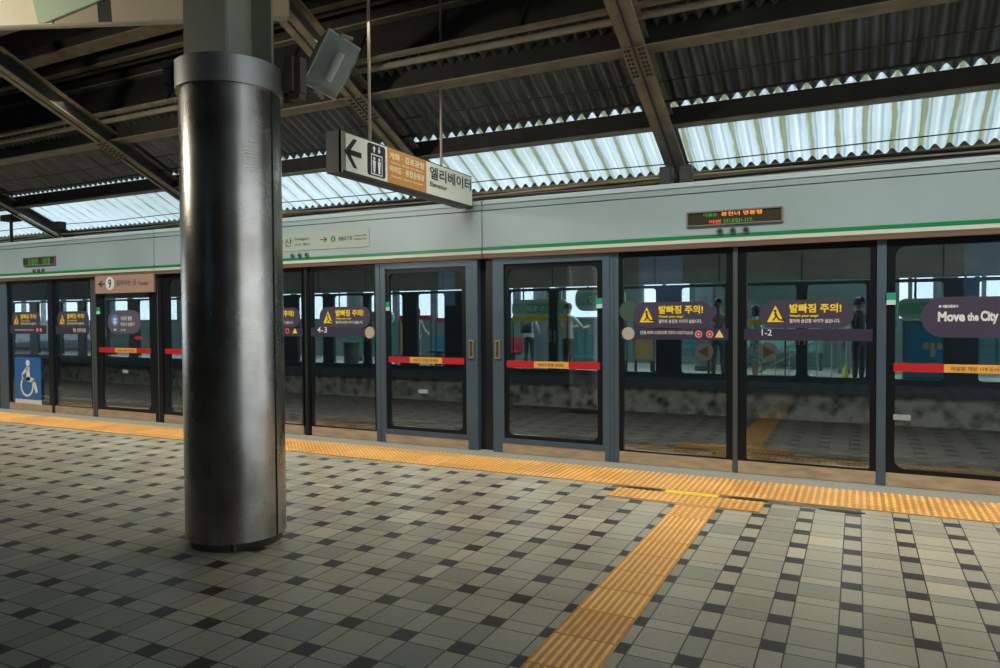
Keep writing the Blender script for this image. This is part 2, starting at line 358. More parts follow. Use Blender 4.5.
# ------------------------------------------------------------------ header above the screen doors
def hx(X): return 1.219 + (X-1.219)*.988
YH = 1.30
names = ['header panel behind the pillar top, left of the first joint', 'header panel from the pillar to the joint by the elevator sign', 'header panel carrying the wide LED board']
seams = [-17.5, -12.43, -7.37, -2.305, 2.76, 7.82]
hlabels = ['pale grey header panel farthest off beyond the left frame edge', 'pale grey header panel at the left edge carrying the small dark LED board',
           'pale grey header panel passing behind the steel pillar with the line map strip', 'pale grey header panel on the right carrying the wide LED board',
           'pale grey header panel beyond the right frame edge']
for i in range(5):
    a, b = seams[i] + .006, seams[i+1] - .006
    t = thing('header_panel', (a, YH, 2.03), hlabels[i], 'header panel', 'header panels above the screen doors')
    mb = MB(); mb.box(a, b, YH, 1.75, 2.09, 2.535); mb.build('fascia', header_m, t)
    mb = MB(); mb.prism([(a,YH+.004,2.545),(a,YH+.004,2.63),(a,YH+.02,2.645),(a,1.75,2.645),(a,1.75,2.545)], (b-a,0,0)); mb.build('top_rail', [header_m], t)
    mb = MB(); mb.prism([(a,YH-.002,2.602),(a,YH-.006,2.602),(a,YH-.004,2.632),(a,YH+.03,2.652),(a,1.70,2.652),(a,1.70,2.647)], (b-a,0,0)); mb.build('top_capping', cap_m, t)
    MB().box(a, b, YH-.004, YH+.01, 2.122, 2.156).build('green_stripe', green_m, t)
    MB().box(a, b, YH-.003, YH+.012, 2.088, 2.121).build('white_lip', lip_m, t)
    MB().prism([(a,YH,2.088),(a,YH+.03,2.045),(a,1.75,2.045),(a,1.75,2.088)], (b-a,0,0)).build('soffit', pink_m, t)
    MB().box(b+.0, b+.012, YH+.01, 1.7, 2.05, 2.64).build('joint', seam_m, t)
# displays
def led(x0, x1, z0, z1, label, rows):
    t = thing('led_display', ((x0+x1)/2, YH-.02, z0), label, 'display')
    MB().ring(x0, x1, z0, z1, x0+.012, x1-.012, z0+.012, z1-.012, .004, YH-.02, YH).build('bezel', M('bezel_grey', (.16,.15,.13), .5), t)
    s = MB().box(x0+.01, x1-.01, YH-.01, YH, z0+.01, z1-.01).build('screen', led_bg, t)
    for (body, a, b, c, d, m) in rows: lettering([(body, a, b, c, d)], FAC(YH-.0125), m, s, bold=.004)
led(hx(-.197), hx(.634), 2.235, 2.368, 'wide LED board on the header with two lines of green and red text',
    [('다음은', -.03, .09, 2.318, 2.350, led_g), ('봉천녀 영통행', .125, .47, 2.315, 2.353, led_o), ('이번', .02, .12, 2.252, 2.287, led_r), ('모내립니다.', .145, .40, 2.252, 2.288, led_g)])
led(hx(-10.473), hx(-9.663), 2.255, 2.385, 'small dark LED board on the header at the left edge above the wheelchair sign',
    [('도림천', hx(-10.35), hx(-10.1), 2.27, 2.365, led_g), ('신도림', hx(-9.98), hx(-9.8), 2.27, 2.365, led_g)])
for gx, gl in ((.213,'under the wide LED board'), (-4.858,'under the line map strip right of the pillar'), (-10.092,'under the small LED board at the left edge')):
    for k, w in ((-1,'left'),(0,'middle'),(1,'right')):
        x = hx(gx + k*.112)
        t = thing('indicator_lamp', (x, YH-.02, 2.155), f'{w} one of three round indicator lamps {gl}', 'lamp', 'round indicator lamps on the header')
        MB().tube((x, YH, 2.182), (x, YH-.018, 2.182), .028, 16).build('bezel', M('lamp_bezel', (.2,.2,.22), .4, .5), t)
        MB().tube((x, YH-.018, 2.182), (x, YH-.026, 2.182), .019, 14, .012).build('lens', M('lamp_lens', (.05,.045,.06), .2), t)
# line-map strip on the header
t = thing('direction_strip', (hx(-4.6), YH, 2.24), 'grey strip sign on the header right of the pillar reading next station with arrow', 'sign')
MB().box(hx(-5.75), hx(-3.82), YH-.006, YH, 2.238, 2.452).build('panel', board_m, t)
lettering([('당산', hx(-5.22), hx(-4.975), 2.295, 2.395), ('Dangsan', hx(-4.93), hx(-4.70), 2.355, 2.395), ('당산  堂山', hx(-4.93), hx(-4.70), 2.30, 2.325),
           ('영등포구청', hx(-4.26), hx(-4.06), 2.325, 2.375), ('Yeongdeungpo-gu Office', hx(-4.04), hx(-3.85), 2.36, 2.38), ('永登浦區廳  영등포', hx(-4.04), hx(-3.85), 2.32, 2.34)], FAC(YH-.009), txtdark_m, t, bold=.004)
mb = MB(); ax = hx(-4.53)
poly(mb, [(ax,2.347),(ax+.09,2.347),(ax+.09,2.357),(ax,2.357)], FAC(YH-.009)); poly(mb, [(ax+.1,2.352),(ax+.06,2.385),(ax+.05,2.378),(ax+.085,2.352)], FAC(YH-.009)); poly(mb, [(ax+.1,2.352),(ax+.085,2.352),(ax+.05,2.326),(ax+.06,2.319)], FAC(YH-.009))
mb.build('arrow', txtdark_m, t)
mb = MB(); disc(mb, hx(-4.34), 2.352, .036, FAC(YH-.009)); q = mb.build('line_badge', green_m, t); lettering([('2', hx(-4.35), hx(-4.33), 2.335, 2.37)], FAC(YH-.011), wht_m, q)

# ------------------------------------------------------------------ screen door units
YF = 1.38
def warning_sticker(cx, cz, par, name='warning_sticker'):
    s = plate(pill(cx, cz, .75, .245, .118), YF-.006, .004, purple_m, name, par)
    s['label'] = 'purple warning sticker with yellow lettering'
    lettering([('발빠짐 주의!', cx-.13, cx+.28, cz+.01, cz+.088), ('Watch your step!', cx-.13, cx+.10, cz-.032, cz-.004)], FAC(YF-.009), yel_m, s, 'yellow_lettering', bold=.03)
    lettering([('열차와 승강장 사이가 넓습니다.', cx-.13, cx+.27, cz-.078, cz-.043)], FAC(YF-.009), wht_m, s, 'white_lettering', bold=.015)
    mb = MB(); poly(mb, [(cx-.315,cz-.07),(cx-.175,cz-.07),(cx-.245,cz+.075)], FAC(YF-.0085)); mb.build('triangle', yel_m, s)
    mb = MB(); P = FAC(YF-.0105)
    disc(mb, cx-.247, cz+.028, .012, P); poly(mb, [(cx-.257,cz+.012),(cx-.238,cz+.014),(cx-.228,cz-.025),(cx-.245,cz-.028)], P)
    poly(mb, [(cx-.245,cz-.02),(cx-.228,cz-.02),(cx-.262,cz-.058),(cx-.274,cz-.055)], P); poly(mb, [(cx-.24,cz-.02),(cx-.226,cz-.02),(cx-.205,cz-.055),(cx-.217,cz-.058)], P)
    poly(mb, [(cx-.215,cz-.045),(cx-.165,cz-.045),(cx-.165,cz-.06),(cx-.20,cz-.06)], P)
    mb.build('pictogram', blk_m, s)
def unit(name, label, cat, x0, x1, gx0, gx1, gz0=.11, gz1=1.99, frame=None, kick=True, r=.012, glassmat=None, group=None, fz=2.045):
    frame = frame or black_m
    t = thing(name, ((x0+x1)/2, YF, 0), label, cat, group)
    MB().ring(x0, x1, .105 if kick else .01, fz, gx0, gx1, gz0+.02, gz1, r, YF, YF+.05).build('frame', frame, t)
    MB().box(gx0-.01, gx1+.01, YF+.012, YF+.018, gz0, gz1+.01).build('glass_pane', glassmat or glass_m, t)
    if kick: MB().box(x0+.004, x1-.004, YF-.008, YF+.045, .004, .112).build('kick_plate', kick_m, t)
    return t
def post(x0, x1, label, mat=frame_m, y0=YF-.012, ribs=True, z1=2.045):
    t = thing('door_post', ((x0+x1)/2, YF, 0), label, 'post')
    MB().box(x0, x1, y0, YF+.09, 0, z1).build('post_body', mat, t)
    if ribs and x1-x0 > .05:
        w = (x1-x0); MB().box(x0+w*.44, x0+w*.52, y0-.004, y0+.001, 0, z1).build('groove', seam_m, t)
    return t
post(-11.40, -10.94, 'broad blue grey post at the far left beside the wheelchair sign')
t = unit('fixed_screen_panel', 'glass screen panel with the blue wheelchair sign at the left', 'glass panel', -10.94, -9.82, -10.90, -9.90)
warning_sticker(-10.45, 1.43, t)
s = plate([(-10.88,1.34),(-9.93,1.34),(-9.93,1.21),(-10.88,1.21)], YF-.0035, .002, sash_m, 'purple_band', t)
lettering([('안전을 위하여 스크린도어에 기대지 마십시오', -10.75, -10.25, 1.255, 1.285)], FAC(YF-.006), wht_m, s)
mb = MB(); [disc(mb, -10.16+.09*k, 1.27, .03, FAC(YF-.006)) for k in range(2)]; mb.build('red_symbol', M('symbol_pink', (.7,.2,.2), .5), s)
s = plate(pill(-10.43, .51, .68, .66, .05), YF-.008, .004, blue_m, 'wheelchair_sign', t); s['label'] = 'blue square sign with white wheelchair symbol'
mb = MB(); P = FAC(YF-.011); cx, cz = -10.42, .50
disc(mb, cx+.0, cz+.25, .052, P)
disc(mb, cx-.03, cz-.11, .17, P, 30, .135, 125, 375)
for q in ([(cx-.045,cz+.19),(cx+.045,cz+.19),(cx+.05,cz-.03),(cx-.035,cz-.03)], [(cx-.04,cz+.19),(cx-.0,cz+.15),(cx-.14,cz+.045),(cx-.17,cz+.075)], [(cx-.17,cz+.075),(cx-.14,cz+.08),(cx-.13,cz-.02),(cx-.16,cz-.02)],
          [(cx-.035,cz+.03),(cx+.05,cz+.03),(cx+.17,cz+.01),(cx+.17,cz-.05),(cx-.035,cz-.04)], [(cx+.10,cz-.03),(cx+.17,cz+.01),(cx+.25,cz-.19),(cx+.20,cz-.22)]): poly(mb, q, P)
mb.build('wheelchair_symbol', wht_m, s)
MB().box(-10.77, -10.09, YF-.008, YF-.004, .11, .175).build('white_base_strip', wht_m, t)
post(-9.82, -9.75, 'thin dark mullion right of the wheelchair panel', black_m, ribs=False)
t = unit('fixed_screen_panel', 'glass screen panel between the wheelchair panel and the transfer sign door', 'glass panel', -9.75, -8.84, -9.72, -8.88)
warning_sticker(-9.28, 1.43, t)
s = plate([(-9.70,1.34),(-8.90,1.34),(-8.90,1.21),(-9.70,1.21)], YF-.0035, .002, sash_m, 'purple_band', t)
lettering([('위험 · 손대지 마세요', -9.28, -8.98, 1.235, 1.30)], FAC(YF-.006), wht_m, s)
post(-8.84, -8.735, 'narrow grey post left of the transfer sign door', grey_m)

def stripe(par, x0, x1, z, a, b, text='비상시 문을 여세요'):
    MB().box(x0, a, YF-.010, YF-.004, z-.035, z+.035).build('red_stripe', red_m, par)
    s = MB().box(a, b, YF-.010, YF-.004, z-.033, z+.033).build('orange_stripe', ora_m, par)
    MB().box(b, x1, YF-.010, YF-.004, z-.035, z+.035).build('red_stripe', red_m, par)
    lettering([(text, a+.05, b-.05, z-.017, z+.017)], FAC(YF-.0125), txtdark_m, s, bold=.004)
def tagst(par, x, z=1.555, w=.075):
    s = MB().box(x-w/2, x+w/2, YF-.012, YF-.006, z-.01, z+.05).build('green_tag', sgreen_m, par); s['label'] = 'small green tag'
    MB().box(x-w/2, x+w/2, YF-.012, YF-.006, z-.05, z-.01).build('white_tag', M('mint_tag', (.45,.68,.58), .5), par)

t = unit('sliding_screen_door', 'glass door with the round blue sticker left of the pillar', 'screen door', -8.73, -7.48, -8.62, -7.59, .14, 1.80, r=.08, fz=2.045)
stripe(t, -8.68, -7.56, .985, -8.32, -7.86)
s = plate(pill(-8.12, 1.39, .70, .33, .155), YF-.006, .004, M('violet_grey_sticker', (.10,.09,.15), .5), 'oval_sticker', t)
mb = MB(); disc(mb, -8.31, 1.41, .085, FAC(YF-.0085)); mb.build('blue_disc', blue2_m, s)
mb = MB(); poly(mb, [(-8.36,1.40),(-8.26,1.40),(-8.31,1.34)], FAC(YF-.0105)); poly(mb, [(-8.345,1.445),(-8.275,1.445),(-8.275,1.41),(-8.345,1.41)], FAC(YF-.0105)); poly(mb, [(-8.35,1.29),(-8.27,1.29),(-8.29,1.265),(-8.33,1.265)], FAC(YF-.0105)); mb.build('pictogram', wht_m, s)
lettering([('자동문 열림', -8.19, -7.95, 1.41, 1.47), ('비상시 손잡이', -8.19, -7.90, 1.33, 1.385), ('119', -8.19, -8.09, 1.26, 1.29)], FAC(YF-.0085), wht_m, s, bold=.02)
mb = MB(); poly(mb, [(-7.92,1.165),(-7.83,1.20),(-7.83,1.13)], FAC(YF-.006)); poly(mb, [(-7.84,1.185),(-7.74,1.185),(-7.74,1.145),(-7.84,1.145)], FAC(YF-.006)); mb.build('red_arrow', red_m, t)
tagst(t, -8.68)
t = thing('transfer_sign', (-8.13, 1.32, 1.80), 'brown sign above the door left of the pillar with arrow and number 9', 'sign')
MB().box(-8.67, -7.42, 1.325, 1.352, 1.80, 2.07).build('panel', signbrown_m, t)
mb = MB(); P = (lambda u, v: (u + .08, 1.323, v))
for q in ([(-8.66,1.925),(-8.52,1.925),(-8.52,1.945),(-8.66,1.945)], [(-8.68,1.935),(-8.60,1.985),(-8.585,1.97),(-8.64,1.935)], [(-8.68,1.935),(-8.64,1.935),(-8.585,1.90),(-8.60,1.885)]): poly(mb, q, P)
mb.build('arrow', txtdark_m, t)
mb = MB(); disc(mb, -8.42, 1.94, .095, P); s = mb.build('number_disc', M('pale_disc', (.62,.70,.74), .5), t); lettering([('9', -8.455, -8.385, 1.875, 2.0)], (lambda u, v: (u + .08, 1.3215, v)), txtdark_m, s, bold=.02)
lettering([('갈아타는 곳', -8.28, -7.86, 1.90, 1.985), ('Transfer', -7.82, -7.60, 1.90, 1.955)], P, txtdark_m, t)
post(-7.48, -7.32, 'black post left of the steel pillar', black_m)
t = unit('sliding_screen_door', 'glass door partly hidden behind the left side of the steel pillar', 'screen door', -7.32, -6.08, -7.21, -6.18, .14, 1.97, r=.08)
stripe(t, -7.27, -6.12, .985, -6.92, -6.46); tagst(t, -6.13)
post(-6.08, -5.97, 'grey post hidden behind the steel pillar', grey_m)
def banded(label, x0, x1, gx0, gx1, wx, band_text=True, **k):
    t = unit('fixed_screen_panel', label, 'glass panel', x0, x1, gx0, gx1, **k)
    warning_sticker(wx, 1.435, t)
    s = plate([(gx0-.02,1.305),(gx1+.02,1.305),(gx1+.02,1.203),(gx0-.02,1.203)], YF-.0035, .002, sash_m, 'purple_band', t)
    return t, s
t, s = banded('glass screen panel just right of the steel pillar, mostly hidden', -5.97, -4.83, -5.92, -4.85, -5.24)
mb = MB(); [disc(mb, -5.17+.1*k, 1.27, .034, FAC(YF-.006), r_in=.02) for k in range(2)]; mb.build('red_symbol', M('symbol_red', (.7,.12,.14), .5), s)
mb = MB(); poly(mb, [(-4.99,1.24),(-4.91,1.24),(-4.95,1.305)], FAC(YF-.006)); mb.build('yellow_symbol', yel_m, s)
post(-4.80, -4.73, 'dark mullion between the two warning panels right of the pillar', black_m)
t, s = banded('glass screen panel with warning sticker left of the two handled doors', -4.70, -3.73, -4.68, -3.76, -4.185)
mb = MB(); disc(mb, -3.82, 1.255, .068, FAC(YF-.008)); mb.build('round_badge', sbadge_m, t)
lettering([('4-3', -4.6, -4.45, 1.25, 1.32)], FAC(YF-.006), wht_m, s)

# emergency doors with handles
post(-3.73, -3.605, 'blue grey post left of the left handled door')
def edoor(label, x0, x1, g0, g1, hxp, handle_side, sz, a, b, tg):
    t = thing('emergency_door', ((x0+x1)/2, YF, 0), label, 'door')
    w = .075
    mb = MB(); mb.ring(x0, x1, .10, 2.04, g0-.03, g1+.03, .155, 1.975, .01, YF-.02, YF+.06); mb.build('door_frame', frame_m, t)
    mb = MB(); mb.ring(g0-.03, g1+.03, .155, 1.975, g0+.010, g1-.030, .195, 1.925, .06, YF-.002, YF+.04); mb.build('black_border', black_m, t)
    MB().box(g0, g1, YF+.01, YF+.016, .18, 1.95).build('glass_pane', glass_m, t)
    MB().box(g0-.05, g1+.05, YF-.018, YF+.04, .004, .112).build('kick_plate', kick_m, t)
    MB().box(x0, g0-.05, YF-.02, YF+.06, 0, .10).build('door_foot', frame_m, t)
    MB().box(g1+.05, x1, YF-.02, YF+.06, 0, .10).build('door_foot', frame_m, t)
    xs = (x0 + .022, x1 - .022)
    MB().box(x0+.002, x0+.006, YF-.0215, YF-.019, .1, 2.03).build('edge_groove', seam_m, t)
    h = MB().ring(hxp-.032, hxp+.032, .985, 1.185, hxp-.016, hxp+.016, 1.005, 1.165, .006, YF-.034, YF-.02).build('handle_plate', brass_m, t)
    MB().box(hxp-.016, hxp+.016, YF-.026, YF-.0205, 1.005, 1.165).build('pull_recess', M('recess_dark', (.07,.065,.04), .5), h)
    stripe(t, g0+.0, g1, sz, a, b); tagst(t, tg, w=.06)
    return t
edoor('left one of the two framed doors with brass handle plates', -3.60, -2.40, -3.56, -2.57, -2.473, 1, .95, -3.27, -2.85, -3.57)
o = MB().box(-2.40, -2.22, YF+.06, YF+.10, 0, 2.045).build('recess_panel', M('recess_black', (.012,.016,.024), .35)); tag(o, 'narrow black recess between the two handled doors', 'panel')
edoor('right one of the two framed doors with brass handle plates', -2.22, -.94, -2.06, -1.04, -2.158, -1, .935, -1.75, -1.37, -1.045)
post(-.94, -.85, 'blue grey post right of the right handled door')
t, s = banded('glass screen panel with long white text band and left arrow decal', -.85, .215, -.81, .155, -.33)
lettering([('안전을 위하여 스크린도어에 기대거나 손대지 마십시오', -.64, -.14, 1.25, 1.285)], FAC(YF-.006), wht_m, s)
mb = MB()
for k in range(2): disc(mb, -.09+.10*k, 1.255, .034, FAC(YF-.006), r_in=.022); disc(mb, -.09+.10*k, 1.255, .014, FAC(YF-.006))
mb.build('red_symbol', M('symbol_rose', (.7,.22,.25), .5), s)
mb = MB(); poly(mb, [(.055,1.225),(.135,1.225),(.095,1.295)], FAC(YF-.006)); mb.build('yellow_symbol', M('symbol_yellow', (.75,.6,.2), .5), s)
mb = MB(); disc(mb, -.755, 1.258, .062, FAC(YF-.009)); mb.build('round_badge', sbadge_m, t)
mb = MB(); disc(mb, -.745, 1.475, .1, FAC(YF-.005)); q = mb.build('round_decal', M('grey_green_decal', (.04,.085,.07), .5), t)
def arrow_decal(par, x, z, sgn):
    mb = MB(); disc(mb, x, z, .085, FAC(YF-.005)); q = mb.build('round_arrow_decal', M('smoky_decal', (.055,.06,.062), .5), par)
    mb = MB(); poly(mb, [(x-sgn*.055,z),(x+sgn*.035,z+.055),(x+sgn*.035,z-.055)], FAC(YF-.007)); mb.build('arrow', blk_m, q)
arrow_decal(t, -.04, 1.095, 1)
t2 = post(.215, .255, 'thin grey mullion between the two large warning panels', grey_m, ribs=False)
t, s = banded('glass screen panel with the band marked 1-2 and right arrow decal', .255, 1.365, .33, 1.315, .82)
lettering([('1-2', .46, .545, 1.245, 1.30)], FAC(YF-.006), wht_m, s)
arrow_decal(t, .51, 1.10, -1)
post(1.365, 1.435, 'grey post between the band marked 1-2 panel and the rightmost door', frame_m, ribs=False)
t = unit('sliding_screen_door', 'rightmost glass door with the large purple slogan sticker', 'screen door', 1.435, 2.75, 1.50, 2.65, .13, 1.985, r=.08)
stripe(t, 1.49, 2.68, .99, 1.845, 2.33, '비상문 개방 119 도시철도'); tagst(t, 1.465)
s = plate(pill(2.185, 1.40, 1.0, .325, .16), YF-.006, .004, purple_m, 'slogan_sticker', t)
lettering([('Move', 1.80, 1.985, 1.365, 1.445), ('the', 2.0, 2.075, 1.37, 1.435), ('City', 2.088, 2.205, 1.345, 1.45), ('◉ 서울교통공사', 1.805, 1.94, 1.475, 1.50)], FAC(YF-.009), wht_m, s, bold=.045)
mb = MB(); P = FAC(YF-.009)
poly(mb, [(2.225,1.545),(2.245,1.545),(2.245,1.40),(2.30,1.34),(2.36,1.34),(2.36,1.36),(2.31,1.36),(2.265,1.41),(2.265,1.545),(2.30,1.545),(2.30,1.50),(2.38,1.50),(2.38,1.52),(2.32,1.52),(2.32,1.565),(2.225,1.565)], P); mb.build('line_logo', wht_m, s)
mb = MB(); poly(mb, [(2.27,1.50),(2.285,1.50),(2.285,1.42),(2.36,1.385),(2.36,1.37),(2.27,1.41)], FAC(YF-.010)); mb.build('green_swoosh', sgreen_m, s)
s = MB().box(1.49, 1.615, YF-.008, YF-.004, .555, .60).build('small_notice', M('pale_notice', (.30,.36,.38), .5), t)
post(2.75, 2.90, 'black post beyond the right frame edge', black_m)
unit('sliding_screen_door', 'glass door beyond the right frame edge', 'screen door', 2.90, 4.15, 3.0, 4.05, .13, 1.985, r=.08)
# small white notices low on the doors
for x, z, lab in ((-8.11, .68, 'door left of the pillar'), (-3.10, .60, 'left handled door')):
    par = [o for o in C.objects if o.parent is None and o.type == 'EMPTY' and 'category' in o and abs(o.location.x - (-8.105 if x < -5 else -3.0)) < .03 and 'door' in o['category']][0]
    MB().box(x-.06, x+.06, YF-.008, YF-.004, z-.02, z+.025).build('small_notice', M('pale_notice', (.30,.36,.38), .5), par)
for i, x in enumerate([-12.6, -14.1, -15.6]):
    unit('fixed_screen_panel', 'glass screen panel beyond the left frame edge', 'glass panel', x-.28, x+1.17, x-.2, x+1.08, group='panels beyond the left edge')

# ------------------------------------------------------------------ track pit
bal = M('ballast', (.10,.085,.07), .95, noise=.7, scale=28, bump=.8)
t = struct(MB().box(-48, 12, 1.9, 9.6, -1.35, -1.2).build('floor_track_bed', bal)); 
rail_m = M('rail_steel', (.18,.13,.10), .4, .6); slp = M('concrete_sleeper', (.17,.16,.14), .9)
for yc, nm in ((3.7, 'nearer'), (7.6, 'farther')):
    for s_, w in ((-.72, 'near'), (.72, 'far')):
        y = yc + s_
        t = thing('running_rail', (-20, y, -1.1), f'{w} rail of the {nm} track behind the glass', 'rail')
        MB().box(-45, 10, y-.07, y+.07, -1.12, -1.10).box(-45, 10, y-.01, y+.01, -1.10, -1.0).build('web', rail_m, t)
        MB().box(-45, 10, y-.035, y+.035, -1.0, -.96).build('railhead', M('rail_top', (.4,.36,.32), .3, .9), t)
    mb = MB().box(-.12,.12, yc-1.2, yc+1.2, -1.21, -1.12)
    base = None
    for k in range(28):
        x = 5 - .7*k
        if base is None:
            mb = MB().box(x-.12, x+.12, yc-1.2, yc+1.2, -1.21, -1.12); base = mb.build('track_sleeper', slp)
            tag(base, f'concrete sleeper under the {nm} track behind the glass', 'sleeper', f'sleepers of the {nm} track')
        else:
            q = base.copy(); C.objects.link(q); q.location = (-.7*k, 0, 0)

# ------------------------------------------------------------------ opposite platform
YB = 9.5
farfloor = M('far_floor', (.36,.34,.29), .5, noise=.2, scale=2)
struct(MB().box(-60, 14, YB+.10, 17.6, -.35, 0).build('floor_opposite', farfloor))
struct(MB().box(-60, 14, YB+.0, YB+.09, -.60, -.075).build('wall_track', rubble))
struct(MB().box(-60, 14, YB+.25, YB+.35, -1.3, -.55).build('wall_track_base', M('dark_base', (.04,.035,.03), .9)))
struct(MB().box(-60, 14, YB-.08, YB+.1, -.075, -.0).build('trim_3', M('edge_nosing', (.05,.05,.045), .8)))
fblack = M('far_frame', (.02,.026,.03), .4); fhead = M('far_header_back', (.26,.26,.20), .6, noise=.25, scale=1.5, stretch=(1,1,3)); ffoot = M('far_footing', (.045,.055,.065), .6)
def far_module(x0, label):
    t = thing('opposite_screen_module', (x0, YB, 0), label, 'screen doors', 'opposite screen door bays')
    # bars between openings
    op = [(.10,1.10),(1.53,2.32),(2.84,3.72),(4.06,5.04)]
    edges = [-.0] + [v for o_ in op for v in o_] + [5.14]
    mb = MB(); y0, y1 = YB, YB+.1
    for i, (a, b) in enumerate(op):
        L = x0 + (0 if i == 0 else (op[i-1][1]+a)/2); R = x0 + (5.14 if i == 3 else (b+op[i+1][0])/2)
        mb.ring(L, R, .0, 2.06, x0+a, x0+b, .24, 2.0, .07, y0, y1)
    mb.build('frame', fblack, t)
    for a, b in op: MB().box(x0+a, x0+b, YB+.04, YB+.046, .2, 2.02).build('glass_pane', glass_c, t)
    MB().box(x0+.01, x0+5.13, YB-.03, YB+.5, 2.10, 2.66).build('header', fhead, t)
    MB().box(x0+2.3, x0+2.32, YB-.035, YB-.028, 2.1, 2.66).box(x0+3.6, x0+3.62, YB-.035, YB-.028, 2.1, 2.66).build('header_joint', seam_m, t)
    MB().box(x0, x0+5.14, YB-.03, YB+.1, .0, .13).build('footing', ffoot, t)
    MB().box(x0+.035, x0+.065, YB-.04, YB, .85, 1.12).box(x0+5.075, x0+5.105, YB-.04, YB, .85, 1.12).build('door_handle', brass_m, t)
    return t
b0 = far_module(.27, 'bay of opposite screen doors seen through the rightmost door')
for k, lab in ((1,'bay of opposite screen doors seen through the two large warning panels'), (2,'bay of opposite screen doors seen through the two handled doors'), (3,'bay of opposite screen doors just right of the steel pillar'),
               (4,'bay of opposite screen doors just left of the steel pillar'), (5,'bay of opposite screen doors behind the transfer sign door'), (6,'bay of opposite screen doors at the left behind the wheelchair panel'), (7,'farthest left bay of opposite screen doors')):
    dup(b0, (.27-5.14*k, YB, 0), lab)
# back wall of the far platform with window band
WB = 16.0
tealw = M('teal_wall', (.09,.15,.14), .5, noise=.2, scale=1.2)
mb = MB(); mb.box(-60, 14, WB, WB+.2, 0, 1.32)
mb.box(-60, 14, WB, WB+.2, 2.45, 4.6)
mb.box(-5.2, -4.6, WB, WB+.2, 1.32, 2.45); mb.box(-3.2, 2.2, WB, WB+.2, 1.32, 2.45)
struct(mb.build('wall_back', tealw))
wins = []; x = -44
k = 0
while x < 14:
    if not (-5.2 < x+.8 < -4.5 or -3.3 < x+.2 and x < 2.2):
        t = MB().ring(x, x+1.55, 1.32, 2.45, x+.09, x+1.46, 1.40, 2.38, .02, WB-.02, WB+.1).build('window_%d' % (k+1), M('window_frame', (.10,.13,.14), .5)); struct(t)
        q = MB().box(x+.08, x+1.47, WB+.03, WB+.036, 1.38, 2.4).build('window_pane', glass_c, t); k += 1
    x += 1.6
struct(MB().box(-60, 14, 4.3, WB+.3, 4.0, 4.1).build('ceiling_opposite', M('far_ceiling', (.10,.11,.10), .8)))  # extended out of view over the track to keep it dark
# station boards, posters, bench, barrier on the opposite side
boardg = M('station_board_green', (.10,.33,.22), .5, emit=.12); boardw = M('station_board_pale', (.30,.46,.36), .5, emit=.1)
def station_board(x0, x1, z0, z1, y, label, text):
    t = thing('station_name_board', ((x0+x1)/2, y, z0), label, 'sign')
    r = (z1-z0)/2*.8
    MB().prism([(a, y, b) for a, b in pill((x0+x1)/2, (z0+z1)/2, x1-x0, z1-z0, r)], (0,.1,0)).build('panel', boardw, t)
    MB().prism([(a, y-.004, b) for a, b in pill((x0+x1)/2, (z0+z1)/2-.0, (x1-x0)*.96, (z1-z0)*.55, (z1-z0)*.25)], (0,.003,0)).build('green_band', boardg, t)
    lettering([(text, (x0+x1)/2-(x1-x0)*.22, (x0+x1)/2+(x1-x0)*.22, z0+(z1-z0)*.34, z0+(z1-z0)*.66)], FAC(y-.008), wht_m, t, bold=.02)
    for xx in (x0+.3, x1-.3): MB().tube((xx, y+.05, z1-.02), (xx, y+.05, 4.0), .02, 8).build('hanger', steeld, t)
station_board(-4.75, -3.55, 1.55, 2.10, 10.6, 'rounded green station board seen in the right handled door', '당산')
station_board(-6.6, -5.1, 1.40, 1.85, 11.0, 'pale green station board left of the double posts in the right handled door', '당산')
station_board(1.9, 3.3, 1.34, 1.72, 10.2, 'green station board behind the slogan sticker door', '당산')
station_board(-12.6, -10.4, 1.25, 1.6, 11.2, 'long green board behind the warning panel right of the pillar', '당산')
def poster(x0, x1, z0, z1, y, col, label, deco=0):
    t = thing('wall_poster', ((x0+x1)/2, y, z0), label, 'poster')
    MB().box(x0, x1, y, y+.06, z0, z1).build('board', M('poster_board', col, .5, emit=.04), t)
    MB().ring(x0-.05, x1+.05, z0-.05, z1+.05, x0, x1, z0, z1, .01, y-.02, y+.06).build('frame', M('poster_frame', (.12,.15,.15), .5), t)
    for sx in (x0, x1): MB().box(sx-.03, sx+.03, y, y+.06, 0, z0).build('leg', steeld, t)
    mb = MB()
    if deco == 1:
        for i in range(6): mb.box(x0+.06+(x1-x0)*i/6, x0+.10+(x1-x0)*i/6, y-.006, y-.002, z0+.05, z1-.05)
        for i in range(5): mb.box(x0+.04, x1-.04, y-.006, y-.002, z0+.1+(z1-z0)*i/5, z0+.115+(z1-z0)*i/5)
        mb.build('map_lines', M('map_teal', (.03,.25,.28), .5), t)
    if deco == 2:
        for i in range(3): disc(mb, (x0+x1)/2-.1+.1*i, (z0+z1)/2+.08, .07, FAC(y-.004))
        mb.box((x0+x1)/2-.05, (x0+x1)/2+.05, y-.006, y-.002, (z0+z1)/2-.12, (z0+z1)/2+.05); mb.build('pictogram', M('poster_cream', (.6,.55,.4), .5), t)
poster(-5.4, -4.0, .35, 1.25, 12.2, (.12,.30,.36), 'light blue map board seen in the right handled door', 1)
poster(-3.75, -3.3, .35, 1.25, 12.2, (.42,.28,.12), 'orange brown poster at the right edge of the right handled door')
poster(2.05, 2.95, .22, 1.25, 10.4, (.02,.22,.34), 'deep blue poster with pale emblem behind the rightmost door', 2)
poster(3.2, 4.9, .35, 1.3, 10.8, (.14,.36,.36), 'pale teal map board at the right frame edge', 1)
poster(-3.4, -2.0, .5, 1.3, 12.4, (.10,.24,.26), 'teal grid board in the left arrow panel', 1)
poster(-1.0, .4, .5, 1.35, 14.5, (.14,.26,.24), 'grey teal board behind the band marked 1-2', 1)
